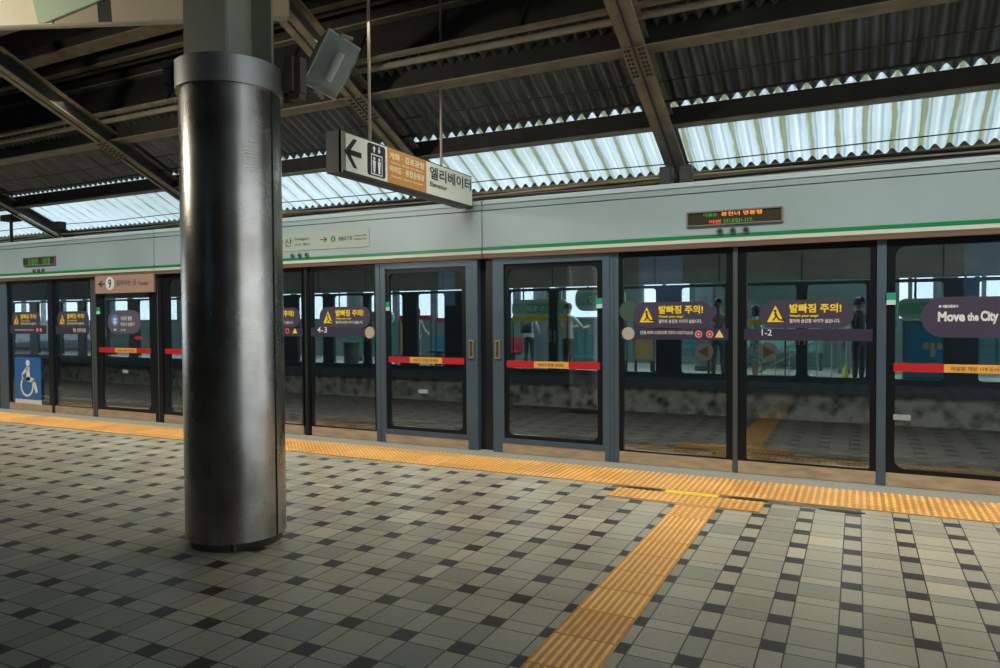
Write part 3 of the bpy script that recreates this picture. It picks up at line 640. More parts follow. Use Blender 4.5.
poster(-13.0, -11.2, .35, 1.3, 12.5, (.05,.20,.17), 'dark green chalky board in the warning panel right of the pillar')
poster(-11.0, -10.55, .35, 1.3, 12.5, (.50,.27,.05), 'narrow orange poster beside the left blue grey post')
for (xa, xb, z, y, c, lab) in ((-6.2,-4.8,1.32,10.2,(.60,.42,.04),'yellow banner strip in the right handled door'), (-9.9,-8.9,1.36,10.8,(.6,.05,.12),'red sign strip at the left of the left handled door'), (-8.8,-7.9,1.28,10.9,(.65,.08,.2),'pink red sign strip in the middle of the left handled door'), (-.95,-.1,1.22,10.4,(.6,.35,.03),'orange banner strip left of the band marked 1-2')):
    t = thing('banner_strip', ((xa+xb)/2, y, z), lab, 'banner'); MB().box(xa, xb, y, y+.02, z, z+.12).build('banner', M('banner_col', c, .5, emit=.1), t)
    for sx in (xa, xb): MB().tube((sx, y+.02, 0), (sx, y+.02, z+.12), .015, 6).build('pole', steeld, t)
# bench
def bench(x0, n, y, cols, label):
    t = thing('platform_bench', (x0+n*.25, y, 0), label, 'bench')
    for i in range(n):
        x = x0+i*.5; MB().box(x+.02, x+.46, y, y+.42, .42, .46).box(x+.02, x+.46, y+.40, y+.44, .46, .85).build('seat', cols[i % len(cols)], t)
    MB().box(x0, x0+n*.5, y+.15, y+.25, .36, .42).build('rail', steeld, t)
    for xx in (x0+.3, x0+n*.5-.3): MB().box(xx-.03, xx+.03, y+.05, y+.40, 0, .36).build('leg', steeld, t)
bm1 = M('seat_blue', (.03,.13,.2), .5); bm2 = M('seat_red', (.35,.04,.05), .5)
bench(-10.2, 6, 12.6, [bm1, bm1, bm2], 'bench with blue and red seats behind the left handled door')
# stair railing
t = thing('stair_railing', (.2, 12.6, 0), 'sloping metal stair railing right of the right arrow decal', 'railing')
MB().bar((-.9,12.6,.25), (1.2,12.6,1.55), .05, .05).bar((-.9,12.6,.05), (1.2,12.6,1.30), .05, .05).build('handrail', M('railing_metal', (.28,.30,.28), .4, .6), t)
for i in range(7): x = -.8+i*.3; MB().tube((x,12.6,0), (x,12.6,.30+i*.186), .015, 6).build('baluster', M('railing_metal', (.28,.30,.28), .4, .6), t)
# litter bin and cone
t = thing('litter_bin', (-12.0, 11.4, 0), 'dark waste bin behind the warning panel right of the pillar', 'bin')
MB().lathe((-12.0,11.4), [(0,0),(.2,0),(.24,.7),(.22,.74),(0,.74)], 20).build('bin_body', steeld, t)
t = thing('floor_cone', (1.0, 11.6, 0), 'small yellow caution cone on the opposite platform', 'cone')
MB().lathe((1.0,11.6), [(0,.0),(.12,0),(.12,.03),(.08,.04),(.02,.34),(0,.34)], 16).build('cone_body', M('cone_yellow', (.55,.48,.05), .5), t)

# far columns, then unseen ceiling tubes added to light the interior
for i, x in enumerate([-26, -19, -13.6, -6.9, -2.3, 3.0]):
    t = thing('platform_column', (x, 13.6, 0), ['leftmost column of the opposite platform','second column of the opposite platform from the left','opposite platform column behind the panel right of the pillar','opposite platform column between the handled doors','opposite platform column behind the left arrow panel','opposite platform column behind the rightmost door'][i], 'column', 'columns of the opposite platform')
    MB().lathe((x,13.6), [(.24,0),(.24,4.0)], 24).build('shaft', M('far_column', (.10,.13,.14), .4, .4), t, True)
    MB().lathe((x,13.6), [(.27,0),(.27,.12),(.24,.12)], 24).build('plinth', steeld, t)
for i in range(9):
    x = -27 + 4*i
    t = thing('added_ceiling_light', (x, 12, 3.9), 'unseen fluorescent light added over the opposite platform', 'lamp', 'lights over the opposite platform')
    MB().box(x-.6, x+.6, 11.93, 12.07, 3.86, 3.95).build('housing', steeld, t); MB().box(x-.58, x+.58, 11.95, 12.05, 3.83, 3.86).build('tube', M('tube_glow', (1,1,.92), .5, emit=6), t)
    ld = bpy.data.lights.new('tube_fill', 'AREA'); ld.shape = 'RECTANGLE'; ld.size = 1.3; ld.size_y = .4; ld.energy = 170; ld.color = (.82,1,.95)
    lo = bpy.data.objects.new('tube_fill', ld); C.objects.link(lo); lo.location = (x, 12, 3.80)

# ------------------------------------------------------------------ people on the opposite platform
def person(x, y, h, rot, top, bottom, label, hair=(.02,.016,.012), skirt=False, sit=False, arms=.12, bag=None, longhair=False):
    k = h/1.7
    t = thing('person', (x, y, 0), label, 'person')
    V = []; E = []; R = []
    def node(p, r, par=None):
        V.append(Vector(p)*k); R.append(r*k)
        if par is not None: E.append((par, len(V)-1))
        return len(V)-1
    hz = .92 if not sit else .52
    pel = node((0,0,hz), .135); wa = node((0,0,hz+.17), .115, pel); ch = node((0,0,hz+.38), .14, wa); nk = node((0,0,hz+.53), .052, ch)
    nk2 = node((0,-.01,hz+.58), .05, nk); hd = node((0,-.015,hz+.66), .085, nk2); ht = node((0,-.01,hz+.74), .075, hd)
    for s in (-1, 1):
        sh = node((s*.17,0,hz+.46), .06, ch); el = node((s*(.22+arms*.3),-.02-arms*.5,hz+.20), .042, sh); wr = node((s*.20,-.06-arms*1.6,hz-.02+arms*.9), .03, el); ha = node((s*.195,-.08-arms*1.8,hz-.10+arms*1.1), .034, wr)
        if not sit:
            hp = node((s*.09,0,hz-.08), .095, pel); kn = node((s*.095,-.01,.48), .062, hp); an = node((s*.10,.015,.09), .042, kn); ft = node((s*.11,-.13,.04), .038, an)
        else:
            hp = node((s*.09,-.08,hz-.02), .09, pel); kn = node((s*.11,-.45,.50), .065, hp); an = node((s*.11,-.46,.09), .042, kn); ft = node((s*.12,-.60,.04), .038, an)
    me = bpy.data.meshes.new('body'); me.from_pydata(V, E, []); ob = bpy.data.objects.new('tmp', me); C.objects.link(ob)
    md = ob.modifiers.new('s', 'SKIN'); md.use_smooth_shade = True
    for i, sv in enumerate(me.skin_vertices[0].data): sv.radius = (R[i], R[i]*(.8 if i in (0,1,2) else 1)); sv.use_root = (i == 0)
    sb = ob.modifiers.new('u', 'SUBSURF'); sb.levels = 1
    dg = bpy.context.evaluated_depsgraph_get(); dg.update()
    m2 = bpy.data.meshes.new_from_object(ob.evaluated_get(dg)); bpy.data.objects.remove(ob)
    for m in (M('skin', (.42,.27,.20), .6), M('top_cloth', top, .8, noise=.3, scale=25), M('bottom_cloth', bottom, .8), M('shoe', (.03,.03,.03), .6)): m2.materials.append(m)
    for p in m2.polygons:
        c = p.center/k; p.use_smooth = True
        if c.z > hz+.555: p.material_index = 0
        elif c.z < .09: p.material_index = 3
        elif c.z < hz+.0 and abs(c.x) < .17: p.material_index = 2 if not (skirt and c.z < .45) else 0
        elif abs(c.x) > .17 and c.z < hz+.12+arms*.5: p.material_index = 0
        else: p.material_index = 1
    body = bpy.data.objects.new('body', m2); C.objects.link(body); body.parent = t
    hc = MB(); n = 14
    prof = [(0,.115),(.06,.105),(.09,.07),(.10,.02),(.098,-.04 if not longhair else -.16)]
    for i in range(n):
        a0, a1 = [math.radians(-60 + 300*j/n) for j in (i, i+1)]
        for (r0, z0), (r1, z1) in zip(prof[:-1], prof[1:]):
            pts = []
            for a, r, z in ((a0,r0,z0),(a1,r0,z0),(a1,r1,z1),(a0,r1,z1)): pts.append(((r*math.cos(a))*k*.95, (r*math.sin(a)*1.1+.0)*k, (hz+.70+z)*k))
            hc.add(pts, [(0,1,2,3)])
    def loc_build(mb_, nm, mt):
        mb_.v = [(v[0]+x, v[1]+y, v[2]) for v in mb_.v]; return mb_.build(nm, mt, t, True)
    loc_build(hc, 'hair', M('hair', hair, .6))
    f = MB(); f.tube((0,-.095*k,(hz+.68)*k), (0,-.125*k,(hz+.655)*k), .012*k, 6, .016*k); loc_build(f, 'nose', M('skin', (.42,.27,.20), .6))
    f = MB()
    for s in (-1,1): f.tube((s*.033*k,-.085*k,(hz+.70)*k), (s*.033*k,-.103*k,(hz+.70)*k), .011*k, 6)
    f.box(-.025*k,.025*k,-.1*k,-.085*k,(hz+.622)*k,(hz+.63)*k); loc_build(f, 'eyes_and_mouth', M('dark_feature', (.03,.015,.012), .6))
    if skirt:
        f = MB().lathe((0,0), [(.13*k,(hz+.16)*k),(.17*k,hz*k),(.26*k,.42*k),(.25*k,.42*k)], 18); loc_build(f, 'skirt', M('dress_cloth', bottom, .8, noise=.7, scale=22, col2=(.03,.10,.12)))
    if bag:
        f = MB().box(-.14*k,.14*k,.12*k,.26*k,(hz+.08)*k,(hz+.48)*k); loc_build(f, 'backpack', M('bag_cloth', bag, .8))
    t.rotation_euler.z = rot
    return t
person(-6.85, 12.6, 1.66, PI, (.45,.52,.56), (.03,.03,.035), 'woman with black backpack and dark trousers seen left in the right handled door', bag=(.02,.025,.03), longhair=True)
person(-5.05, 10.9, 1.72, PI*.9, (.55,.58,.60), (.03,.03,.04), 'person in white shirt standing behind the double posts in the right handled door', arms=.3)
person(-.75, 11.0, 1.63, PI*.6, (.25,.50,.52), (.28,.52,.54), 'person in a pale blue patterned dress left of the right arrow decal', skirt=True, longhair=True)
person(1.25, 10.6, 1.74, PI*.3, (.02,.02,.025), (.03,.03,.035), 'person in black standing at the right side of the band marked 1-2 panel')
person(1.75, 11.6, 1.70, -PI*.2, (.06,.06,.07), (.12,.14,.16), 'person in dark top and grey trousers beside the person in black')
person(.95, 13.4, 1.6, PI, (.30,.32,.28), (.10,.12,.12), 'person in pale grey green top behind the yellow cone', longhair=True)
person(-1.45, 10.5, 1.76, PI*.1, (.30,.22,.22), (.10,.10,.10), 'man in dull pink shirt at the right edge of the left arrow panel', arms=.35)
person(-9.6, 11.2, 1.66, PI*.5, (.34,.33,.30), (.16,.16,.17), 'woman in pale top standing at the left of the left handled door', longhair=True)
person(-9.2, 12.85, 1.68, 0, (.05,.05,.05), (.02,.02,.03), 'person in dark clothes sitting on the bench, left', sit=True)
person(-8.1, 12.85, 1.65, 0, (.30,.20,.16), (.03,.03,.04), 'person in brownish top sitting on the bench, right', sit=True)
person(-12.1, 10.6, 1.62, -PI*.1, (.55,.55,.48), (.06,.06,.06), 'person in cream shirt just right of the steel pillar', hair=(.10,.06,.03), arms=.3)

# ------------------------------------------------------------------ canopy roof
S = math.tan(math.radians(26)); YE, ZE = 2.40, 2.965
def rz(y): return ZE + S*(YE - y)
def corrugated(name, x0, x1, ya, yb, mat, dz=0, per=.116, amp=.022, n=8, th=0):
    vs = []; fs = []; N = int((x1-x0)/per*n); ys = (ya, (ya+yb)/2, yb)
    for i in range(N+1):
        x = x0 + i*per/n; z = amp*math.cos(2*PI*(x/per))
        for y in ys: vs.append((x, y, rz(y)+dz+z+amp))
    for i in range(N):
        for j in range(2): a = i*3+j; fs.append((a, a+3, a+4, a+1))
    mb = MB(); mb.add(vs, fs); return mb.build(name, mat, None, True)
struct(corrugated('ceiling', -34, 5, .50, 1.505, sheet_m, amp=.030))
struct(corrugated('ceiling_skylight', -34, 5, 1.36, YE+.04, sky_m, dz=.012, amp=.026))
# end of the sheets: gutter and dark cable run behind
o = MB().prism([(-34,YE+.05,2.97),(-34,YE+.10,2.83),(-34,YE+.26,2.83),(-34,YE+.30,2.98),(-34,YE+.28,2.98),(-34,YE+.245,2.85),(-34,YE+.115,2.85),(-34,YE+.07,2.97)], (39,0,0)).build('roof_gutter', gutter_m)
tag(o, 'rusty brown gutter along the lower edge of the bright roof sheets', 'gutter')
t = thing('cable_bundle', (-14, 2.3, 2.8), 'loose brown and dark cable bundle above the pale header', 'cables')
for k, (yy, zz, r, m) in enumerate([(2.32,2.905,.018,cable_m),(2.26,2.875,.014,gutter_m),(2.35,2.84,.022,steelp),(2.22,2.83,.012,cable_m),(2.28,2.80,.016,steeld)]):
    pts = [(-34 + i*.8, yy + .01*math.sin(i*1.7+k), zz + .018*math.sin(i*.9 + k*2)) for i in range(50)]
    MB().path(pts, r, 6).build('cable', m, t)
# beams along the platform
def ibeam(mb, a, b, w, h, t=.012, up=(0,0,1)):
    a = Vector(a); b = Vector(b); d = (b-a).normalized(); r = d.cross(Vector(up)).normalized(); u = r.cross(d)
    mb.bar(a, b, t, h, up); mb.bar(a - u*(h/2-t/2), b - u*(h/2-t/2), w, t, up); mb.bar(a + u*(h/2-t/2), b + u*(h/2-t/2), w, t, up)
def xbeam(y, z, w, h, label, mweb=steeld, mfl=steelp, x0=-34, x1=5):
    t = thing('roof_purlin', (-10, y, z), label, 'beam')
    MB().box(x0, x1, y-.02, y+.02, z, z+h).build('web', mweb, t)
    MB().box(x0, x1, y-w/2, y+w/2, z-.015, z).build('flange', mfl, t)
xbeam(1.53, rz(1.53)-.155, .13, .172, 'dark steel purlin where dark roof sheets meet the bright ones')
xbeam(.66, rz(.66)-.13, .20, .12, 'beige steel purlin at the upper end of the dark corrugated sheets')
o = MB().path([(-34,.44,3.87),(5,.44,3.87)], .03, 10).build('conduit_pipe', steell); tag(o, 'pale conduit pipe running just above the beige purlin', 'pipe')
o = MB().box(-34, 5, .30, .37, 3.90, 3.93).build('cable_tray', steelp); tag(o, 'thin steel cable tray above the conduit pipe', 'cable tray')
# dark inclined fascia above
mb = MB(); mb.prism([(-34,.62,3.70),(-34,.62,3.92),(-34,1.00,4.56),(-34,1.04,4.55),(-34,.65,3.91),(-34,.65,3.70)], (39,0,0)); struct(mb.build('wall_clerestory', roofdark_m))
for k in range(16):
    x = -13 + .95*k
    o = MB().bar((x,.605,3.93), (x,.985,4.56), .03, .02, (0,-1,.6)).build('fascia_rib', steeld); tag(o, 'dark rib on the inclined fascia above the beige purlin', 'rib', 'ribs on the inclined fascia')
for y, z, w, lab, m in ((1.00,4.60,.12,'pale steel beam at the top of the dark inclined fascia',steell), (.72,4.66,.06,'thin beam second above the inclined fascia',steelp), (.48,4.60,.09,'beige beam running under the dark upper roof',steelp), (.05,4.60,.22,'broad grey green beam crossing the upper left under the roof',steelp), (-.45,4.75,.10,'beam nearest the camera at the top left',steelp)):
    xbeam(y, z, w, .16, lab, steeld, m)
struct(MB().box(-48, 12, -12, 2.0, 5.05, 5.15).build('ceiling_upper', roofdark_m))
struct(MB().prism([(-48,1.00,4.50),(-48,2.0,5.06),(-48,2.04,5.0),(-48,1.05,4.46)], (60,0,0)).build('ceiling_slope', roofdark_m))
# rafters
for i, (x, lab) in enumerate([(-.44,'riveted beige steel rafter above the speakers right of centre'), (-3.30,'beige steel rafter behind the elevator sign rods'), (-7.22,'beige steel rafter left of the pillar'), (-10.95,'beige steel rafter at the left frame edge ending in a strip painted sunlit'), (3.6,'steel rafter beyond the right frame edge'), (-15.0,'steel rafter beyond the left frame edge')]):
    t = thing('roof_rafter', (x, 1.5, rz(1.5)), lab, 'beam', 'rafters of the canopy roof')
    ya, yb = -.9, 2.52
    a = (x, ya, rz(ya)-.20); b = (x, yb, rz(yb)-.13)
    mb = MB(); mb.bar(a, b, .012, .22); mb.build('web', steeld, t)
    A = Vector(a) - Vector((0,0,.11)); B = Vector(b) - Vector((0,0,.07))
    MB().bar(A, B, .20, .014).build('lower_flange', steell if x == -10.95 else steelp, t)  # paler steel on the left edge rafter stands in for sunlight
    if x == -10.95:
        q0 = A + (B-A)*.72; MB().bar(q0 - Vector((0,0,.012)), B - Vector((0,0,.012)), .21, .012).build('sunlit_flange_end', M('sunlit_flange', (.95,.85,.66), .6), t)  # cream end piece paints sunlight onto the rafter
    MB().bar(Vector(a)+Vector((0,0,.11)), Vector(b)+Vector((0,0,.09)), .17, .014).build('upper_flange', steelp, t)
    # stiffener and bolted splice
    yy = .72; c = A + (B-A)*((yy-ya)/(yb-ya)); d = (B-A).normalized()
    pl_ = MB().bar(c - d*.22, c + d*.10, .20, .012); pl_ = None
    bl = MB().bar(c - d*.30 - Vector((0,0,.012)), c + d*.06 - Vector((0,0,.012)), .20, .012); bl.mi = 1
    for u in range(7):
        for v in (-.075,-.045,.045,.075):
            q = c - d*(.27 - u*.05) + Vector((v,0,-.012)); bl.tube(q, q - Vector((0,0,.020)), .011, 6)
    bl.build('splice_plate', [steelp, steeld], t)
    
# thin wires slung under the roof
for (y, z, r, lab) in ((1.25,3.42,.012,'thick black cable slung under the dark corrugated sheets'), (1.10,3.56,.006,'thin grey wire above the thick black cable'), (2.10,3.02,.006,'thin black wire crossing the bright roof sheets'), (.60,3.95,.006,'thin wire in front of the inclined fascia')):
    pts = [(-34+i*1.3, y, z - .03*math.sin(i*.9)**2) for i in range(31)]
    o = MB().path(pts, r, 6).build('slung_wire', cable_m if r > .01 or y > 2 else steeld); tag(o, lab, 'wire')
# loudspeakers on the header by the rafter
def speaker(x, rot, label, y=1.62):
    t = thing('loudspeaker', (x, y, 2.66), label, 'speaker', 'small speakers on the header')
    MB().box(x-.055, x+.055, y-.07, y+.05, 2.69, 2.86).build('cabinet', M('speaker_black', (.018,.02,.024), .5), t)
    MB().box(x-.045, x+.045, y-.075, y-.068, 2.70, 2.85).build('grille', M('speaker_grille', (.05,.055,.06), .6), t)
    MB().tube((x, y, 2.655), (x, y, 2.70), .015, 8).build('bracket', steeld, t)
speaker(-.44, 0, 'left small black speaker on the header under the riveted rafter'); speaker(-.25, .3, 'right small black speaker on the header under the riveted rafter')
t = thing('camera_post', (-11.05, 1.62, 2.66), 'dark post with a boxy camera on the header at the left edge', 'camera')
MB().tube((-11.22,1.62,2.655), (-11.22,1.62,3.05), .025, 8).build('pole', cable_m, t); MB().box(-11.40, -11.1, 1.55, 1.72, 3.05, 3.15).build('camera_body', cable_m, t)
t = thing('camera_post', (-10.25, 1.9, 2.66), 'short dark bracket box on the header beside the bright rafter end', 'camera')
MB().tube((-10.15,1.75,2.655), (-10.15,1.75,2.86), .02, 8).build('pole', cable_m, t); MB().box(-10.28, -10.06, 1.68, 1.8, 2.86, 2.98).build('camera_body', cable_m, t)

# ------------------------------------------------------------------ steel pillar
PC = (-2.372, -1.996)
t = thing('steel_pillar', (PC[0], PC[1], 0), 'large round stainless steel clad pillar standing on the tiled platform', 'pillar')
MB().lathe(PC, [(.308,.055),(.308,2.92)], 96).build('cladding', steel, t, True)
MB().lathe(PC, [(0,.0),(.278,.0),(.282,.05),(.308,.055)], 96).build('plinth', M('plinth_steel', (.24,.23,.21), .45, .8), t, True)
MB().lathe(PC, [(.306,2.845),(.330,2.845),(.330,3.01),(.320,3.015),(.0,3.015)], 96).build('collar_band', M('collar_steel', (.40,.40,.39), .42, .9, noise=.2, scale=5), t)
ang = lambda a: (PC[0] + math.cos(a), PC[1] + math.sin(a))
vd = math.atan2(-5.355-PC[1], 1.219-PC[0])     # direction toward the viewing side
def rim(a, r): return (PC[0] + r*math.cos(a), PC[1] + r*math.sin(a))
a = vd + math.radians(51)
p0 = rim(a, .309); mb = MB(); mb.tube((p0[0],p0[1],.06), (p0[0],p0[1],2.845), .006, 6); mb.build('vertical_seam', blk_m, t)
a = vd - math.radians(4); p0 = rim(a, .279); mb = MB(); mb.tube((p0[0],p0[1],.004), (p0[0],p0[1],.05), .018, 8); mb.build('plinth_slot', blk_m, t)
mb = MB()
for sg in (-1, 1):
    a = vd + sg*math.radians(88); d = Vector((math.cos(a), math.sin(a), 0)); nrm = Vector((-d.y, d.x, 0))
    for o_ in (-.02, .02):
        c = Vector((PC[0], PC[1], 2.93)) + d*.355 + nrm*o_; mb.bar(c - Vector((0,0,.09)), c + Vector((0,0,.09)), .07, .008, nrm)
    c = Vector((PC[0], PC[1], 2.93)) + d*.36
    for dz in (-.05, .05): mb.tube(c - nrm*.04 + Vector((0,0,dz)), c + nrm*.04 + Vector((0,0,dz)), .012, 6)
mb.build('clamp_ears', steeld, t)
# H column rising from the pillar
t = thing('column_stanchion', (PC[0], PC[1], 3.10), 'painted steel H column rising out of the pillar top', 'column')
fl = Vector((math.cos(vd), math.sin(vd), 0)); sd = Vector((-fl.y, fl.x, 0)); c0 = Vector((PC[0], PC[1], 0))
rot = math.radians(28); f2 = fl*math.cos(rot) + sd*math.sin(rot); s2 = Vector((-f2.y, f2.x, 0))
def slabv(mb, c, ax, w, th, z0, z1):
    n_ = Vector((-ax.y, ax.x, 0)); q = [c + ax*w/2*i + n_*th/2*j for i, j in ((-1,-1),(1,-1),(1,1),(-1,1))]; mb.prism([(p.x,p.y,z0) for p in q], (0,0,z1-z0))
ax = Vector((1,0,0)); ay = Vector((0,1,0)); colp = M('column_paint_shaded', (.19,.20,.165), .55, noise=.1, scale=3); coll = M('column_paint_lit', (.30,.30,.22), .55, noise=.1, scale=3)  # darker and lighter copies of one paint, light on the faces baked in
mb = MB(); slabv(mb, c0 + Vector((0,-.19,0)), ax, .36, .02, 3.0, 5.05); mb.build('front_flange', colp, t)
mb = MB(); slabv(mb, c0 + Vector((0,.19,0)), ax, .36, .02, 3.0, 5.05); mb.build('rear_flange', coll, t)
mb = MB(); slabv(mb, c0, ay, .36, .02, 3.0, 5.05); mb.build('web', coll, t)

# ------------------------------------------------------------------ floodlight on the pillar
fx, fy, fz = -1.885, -1.59, 3.09
t = thing('floodlight', (fx, fy, fz), 'clear fronted rectangular floodlight clamped to the right of the pillar collar', 'floodlight')
vw = Vector((1.219-fx, -5.355-fy, 1.43-fz)).normalized()
rgt = Vector((0,0,1)).cross(vw).normalized(); upv = vw.cross(rgt)
lng = (upv*math.cos(math.radians(-27)) - rgt*math.sin(math.radians(-27))).normalized()      # long axis in view leans right at the top
sht = lng.cross(vw).normalized()
nrm = (vw*.80 + (-sht if (-sht).dot(rgt) > 0 else sht)*.60).normalized()
wid = lng.cross(nrm).normalized()
c = Vector((fx, fy, fz))
def frust(mb, c0_, l0, w0, c1_, l1, w1):
    q0 = [c0_ + lng*l0/2*i + wid*w0/2*j for i, j in ((-1,-1),(1,-1),(1,1),(-1,1))]; q1 = [c1_ + lng*l1/2*i + wid*w1/2*j for i, j in ((-1,-1),(1,-1),(1,1),(-1,1))]
    mb.add(q0 + q1, [(0,1,2,3),(4,5,6,7)] + [(i,(i+1)%4,4+(i+1)%4,4+i) for i in range(4)])
mb = MB(); frust(mb, c - nrm*.13, .22, .16, c - nrm*.01, .37, .27); mb.build('housing', M('lamp_housing', (.06,.065,.055), .5, .3), t)
mb = MB(); frust(mb, c - nrm*.01, .385, .285, c + nrm*.006, .385, .285); mb.build('rim', M('lamp_rim', (.32,.35,.33), .4, .5), t)
lg = bpy.data.materials.new('lamp_cover_glass'); lg.use_nodes = True; nb = lg.node_tree.nodes['Principled BSDF']; nb.inputs['Base Color'].default_value = (.34,.40,.39,1); nb.inputs['Roughness'].default_value = .15; nb.inputs['Alpha'].default_value = .38
mb = MB(); frust(mb, c + nrm*.006, .365, .265, c + nrm*.10, .27, .17); mb.build('glass_cover', lg, t)
mb = MB(); mb.tube(c - lng*.10 + nrm*.04, c + lng*.10 + nrm*.04, .022, 10); mb.build('bulb', M('bulb_glass', (.7,.72,.68), .2), t)
mb = MB()
for s_ in (-1, 1):
    mb.tube(c + lng*.205*s_ + nrm*.0, c + lng*.205*s_ - nrm*.12, .012, 6); mb.tube(c + lng*.19*s_ - wid*.05, c + lng*.215*s_ + wid*.05, .014, 6)
pr_ = rim(vd + math.radians(70), .34); pe = Vector((pr_[0]+.10, pr_[1]+.04, 3.0))
mb.bar(c - nrm*.12 - lng*.2, c - nrm*.12 + lng*.2, .03, .012); mb.bar(c - nrm*.12 - lng*.1, pe, .03, .03)
mb.build('yoke', steelp, t)
mb = MB(); mb.box(pe.x-.09, pe.x-.02, pe.y-.05, pe.y+.05, 2.87, 3.09); mb.box(pe.x-.02, pe.x+.03, pe.y-.03, pe.y+.03, 2.86, 3.08); mb.box(pe.x-.07, pe.x+.02, pe.y-.03, pe.y+.03, 2.82, 2.86); mb.build('bracket', M('rust_bracket', (.12,.10,.085), .7, .4), t)

# ------------------------------------------------------------------ hanging elevator sign
SX = -2.39; ya, yb = -.80, 1.345; z0, z1 = 2.575, 2.885; n_before = set(bpy.data.objects.keys())
t = thing('elevator_sign', (SX, .25, z0), 'long hanging sign box with left arrow and elevator pictogram', 'sign')
MB().box(SX-.155, SX-.006, ya-.0, yb, z0-.005, z1+.012).build('case', signcase_m, t)
MB().box(SX-.03, SX-.004, ya+.0, ya+.05, z0-.005, z1+.012).build('end_trim', M('alu_trim', (.34,.34,.27), .4, .6), t)
MB().box(SX-.03, SX+.004, ya+.02, yb, z0-.012, z0+.012).build('bottom_rail', M('rail_dark', (.03,.028,.028), .5), t)
f = MB().box(SX-.006, SX, ya+.05, yb-.005, z0+.012, z1).build('face', signwhite_m, t)
P = SIDE(SX+.002)
L_ = yb-ya; U = lambda q: ya + .05 + (q-135)/(950-135)*(L_-.05)


yA, yB, yC, yD = -.53, -.24, .02, .64   # segment borders
mb = MB(); zc = (z0+z1)/2 + .01
for q in ([(-.72,zc-.022),(-.55,zc-.022),(-.55,zc+.022),(-.72,zc+.022)], [(-.77,zc),(-.655,zc+.115),(-.605,zc+.115),(-.71,zc)], [(-.77,zc),(-.71,zc),(-.605,zc-.115),(-.655,zc-.115)]): poly(mb, q, P)
mb.build('arrow', blk_m, f)
mb = MB(); mb.prism([(SX, y_, z_) for y_, z_ in pill(-.345, zc, .25, .265, .025)], (.003,0,0)); pb = mb.build('pictogram_panel', blk_m, f)
mb = MB(); P2 = SIDE(SX+.0045)
for yy in (-.415, -.275):
    pass
for s_, up in ((-.38,1),(-.31,-1)):
    poly(mb, [(s_-.022,zc+.09),(s_+.022,zc+.09),(s_,zc+.09+up*.028)], P2); poly(mb, [(s_-.008,zc+.09),(s_+.008,zc+.09),(s_+.008,zc+.09-up*.028),(s_-.008,zc+.09-up*.028)], P2)
for a_ in ((-.425,-.415,zc-.115,zc+.045),(-.275,-.265,zc-.115,zc+.045)): poly(mb, [(a_[0],a_[2]),(a_[1],a_[2]),(a_[1],a_[3]),(a_[0],a_[3])], P2)
poly(mb, [(-.425,zc+.038),(-.265,zc+.038),(-.265,zc+.048),(-.425,zc+.048)], P2); poly(mb, [(-.425,zc-.122),(-.265,zc-.122),(-.265,zc-.112),(-.425,zc-.112)], P2)
for cx_ in (-.38,-.31):
    disc(mb, cx_, zc+.012, .014, P2); poly(mb, [(cx_-.022,zc-.005),(cx_+.022,zc-.005),(cx_+.016,zc-.06),(cx_+.012,zc-.105),(cx_-.012,zc-.105),(cx_-.016,zc-.06)], P2)
mb.build('elevator_symbol', wht_m, pb)
ob_ = MB().box(SX, SX+.002, -.185, .44, z0+.014, z1-.002).build('orange_panel', signora_m, f)
P3 = SIDE(SX+.0045)
lettering([('개화 · 김포공항', -.16, .40, zc+.055, zc+.115), ('Gaehwa · Gimpo Int\'l Airport', -.14, .38, zc+.018, zc+.038), ('여의도 · 종합운동장', -.16, .40, zc-.055, zc+.003), ('Yeouido · Sports Complex', -.14, .38, zc-.10, zc-.08)], P3, M('cream_letter', (.8,.72,.5), .5), ob_, bold=.025)
lettering([('엘리베이터', .50, 1.31, zc-.005, zc+.115), ('Elevator', .50, .82, zc-.075, zc-.03)], SIDE(SX+.003), blk_m, f, bold=.02)
mb = MB().tube((SX-.08,-.40,2.88), (SX-.08,-.40,5.05), .013, 8); mb.build('hanging_rod', M('rod_rust', (.25,.21,.18), .5, .4), t)
mb = MB().tube((SX-.08,.76,2.88), (SX-.08,.76,5.05), .013, 8); mb.build('hanging_rod', M('rod_rust', (.25,.21,.18), .5, .4), t)

for ch in list(t.children_recursive):                        # fit the sign between the pillar line and the header
    if ch.type == 'MESH' and ch.name.split('.')[0] != 'hanging_rod':
        off = .25
        for v in ch.data.vertices: v.co.y = (-.87 + (v.co.y + off + .80)*(2.12/2.145)) - off
# ------------------------------------------------------------------ enclosure near the top left
t = thing('overhead_duct', (-4.9, -1.6, 3.9), 'cream and tan boxed duct overhead in the top left corner', 'duct')
p1 = Vector((-5.29,-1.76,3.9)); p2 = Vector((-3.0,-.80,3.9)); dd = (p2-p1).normalized(); bk = Vector((-dd.y, dd.x, 0))
p0 = p1 - dd*1.6
MB().prism([p0, p2, p2 + bk*.05, p0 + bk*.05], (0,0,.02)).build('lower_edge', steell, t)
q = lambda s_, z_: p1 + dd*s_ + Vector((0,0,z_))
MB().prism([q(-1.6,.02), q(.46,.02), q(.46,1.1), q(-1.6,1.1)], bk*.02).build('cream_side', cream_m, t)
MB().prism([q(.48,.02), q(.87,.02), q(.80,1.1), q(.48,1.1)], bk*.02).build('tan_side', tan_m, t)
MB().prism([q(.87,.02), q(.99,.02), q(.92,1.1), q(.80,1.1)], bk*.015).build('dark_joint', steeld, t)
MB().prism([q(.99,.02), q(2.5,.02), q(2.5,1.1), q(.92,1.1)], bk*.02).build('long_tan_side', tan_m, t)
MB().prism([q(.36,.02) - bk*.03, q(.42,.02) - bk*.03, q(1.5,.40) - bk*.03, q(1.5,.75) - bk*.03, q(.20,.75) - bk*.03], bk*.02).build('mint_flap', mint_m, t)

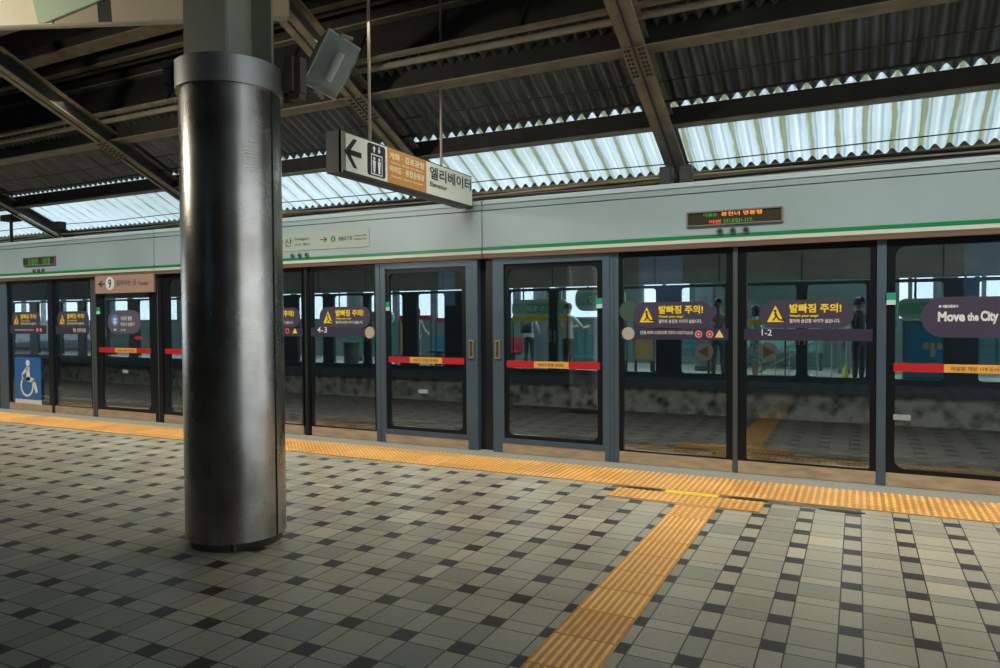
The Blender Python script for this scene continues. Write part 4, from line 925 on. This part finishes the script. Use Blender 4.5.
# ------------------------------------------------------------------ behind the viewer: the other side of the platform (unseen wall added to darken reflections, raised to cut daylight)
wallm = M('rear_wall_panel', (.055,.06,.055), .6, noise=.3, scale=1)
mb = MB(); xs = [-48, -16.5, -16.0, -9.6, -9.0, -3.7, -2.6, 3.2, 4.6, 12]
for i in range(0, len(xs)-1, 2): mb.box(xs[i], xs[i+1], -9.6, -9.5, 0, 5.05)
for i in range(1, len(xs)-1, 2): (mb.box(xs[i], xs[i+1], -9.6, -9.5, 0, 1.75), mb.box(xs[i], xs[i+1], -9.6, -9.5, 3.3, 5.05))
struct(mb.build('wall_rear', wallm))
rg = glass('rear_glass_dimmer', (.16,.24,.30), .05)  # tinted panes added to dim the sky mirrored in the screen doors
for i in range(1, len(xs)-1, 2): struct(MB().box(xs[i], xs[i+1], -9.57, -9.56, 1.75, 3.3).build('window_%d' % (50+i), rg))

# ------------------------------------------------------------------ light
w = bpy.data.worlds.new('World'); scene.world = w; w.use_nodes = True
nt = w.node_tree; bg = nt.nodes['Background']
tc = nt.nodes.new('ShaderNodeTexCoord'); sp = nt.nodes.new('ShaderNodeSeparateXYZ'); rp = nt.nodes.new('ShaderNodeValToRGB')
nt.links.new(tc.outputs['Generated'], sp.inputs[0]); nt.links.new(sp.outputs[2], rp.inputs[0])
rp.color_ramp.elements[0].position = 0; rp.color_ramp.elements[0].color = (.80,.90,.95,1); rp.color_ramp.elements[1].position = .6; rp.color_ramp.elements[1].color = (.72,.86,1,1)
nt.links.new(rp.outputs[0], bg.inputs[0]); bg.inputs[1].default_value = 2.4
def area(name, loc, rot, sx, sy, e, col, spread=180):
    ld = bpy.data.lights.new(name, 'AREA'); ld.shape = 'RECTANGLE'; ld.size = sx; ld.size_y = sy; ld.energy = e; ld.color = col
    ld.spread = math.radians(spread)
    o = bpy.data.objects.new(name, ld); C.objects.link(o); o.location = loc; o.rotation_euler = rot; return o
# added warm fill under the dark roof sheets, brightens the floor band
area('floor_fill', (-6, -.25, 3.95), (math.radians(14), 0, 0), 26, .5, 400, (1,.93,.76), 108)
area('duct_fill', (-6.6, -4.0, 3.2), Vector((-1.9,-2.4,-.9)).to_track_quat('Z','Y').to_euler(), .8, .3, 42, (1,.93,.75), 120)  # added unseen light, aimed at the duct to brighten it
# added fill over the viewer's side, no fixtures there
area('platform_fill', (1.5, -3.2, 4.6), (0,0,0), 5, .5, 16, (.88,1,.97))
area('platform_fill', (-10, -3.2, 4.6), (0,0,0), 8, .5, 22, (.90,1,.97))
area('track_fill', (-5, 5.8, 3.7), (math.radians(28),0,0), 24, 2.0, 120, (.85,.97,1), 140)  # added fill, tilted to brighten the far header and track wall

# ------------------------------------------------------------------ camera
cam = bpy.data.cameras.new('Camera'); co = bpy.data.objects.new('Camera', cam); C.objects.link(co); scene.camera = co
f, pitch, yaw, roll = 715.7774, -.0241, .4629, -.0066
cam.sensor_width = 36; cam.lens = f*36/1000; cam.clip_end = 300
fw = Vector((-math.sin(yaw)*math.cos(pitch), math.cos(yaw)*math.cos(pitch), math.sin(pitch))); rt = Vector((math.cos(yaw), math.sin(yaw), 0)); up = rt.cross(fw)
r2 = rt*math.cos(roll) + up*math.sin(roll); u2 = -rt*math.sin(roll) + up*math.cos(roll)
co.matrix_world = Matrix(((r2.x,u2.x,-fw.x,1.2192),(r2.y,u2.y,-fw.y,-5.3551),(r2.z,u2.z,-fw.z,1.4276),(0,0,0,1)))
scene.view_settings.view_transform = 'Standard'; scene.view_settings.look = 'None'; scene.view_settings.exposure = 0
scene.cycles.use_denoising = True; scene.cycles.max_bounces = 8; scene.cycles.transparent_max_bounces = 16; scene.cycles.caustics_reflective = False; scene.cycles.caustics_refractive = False
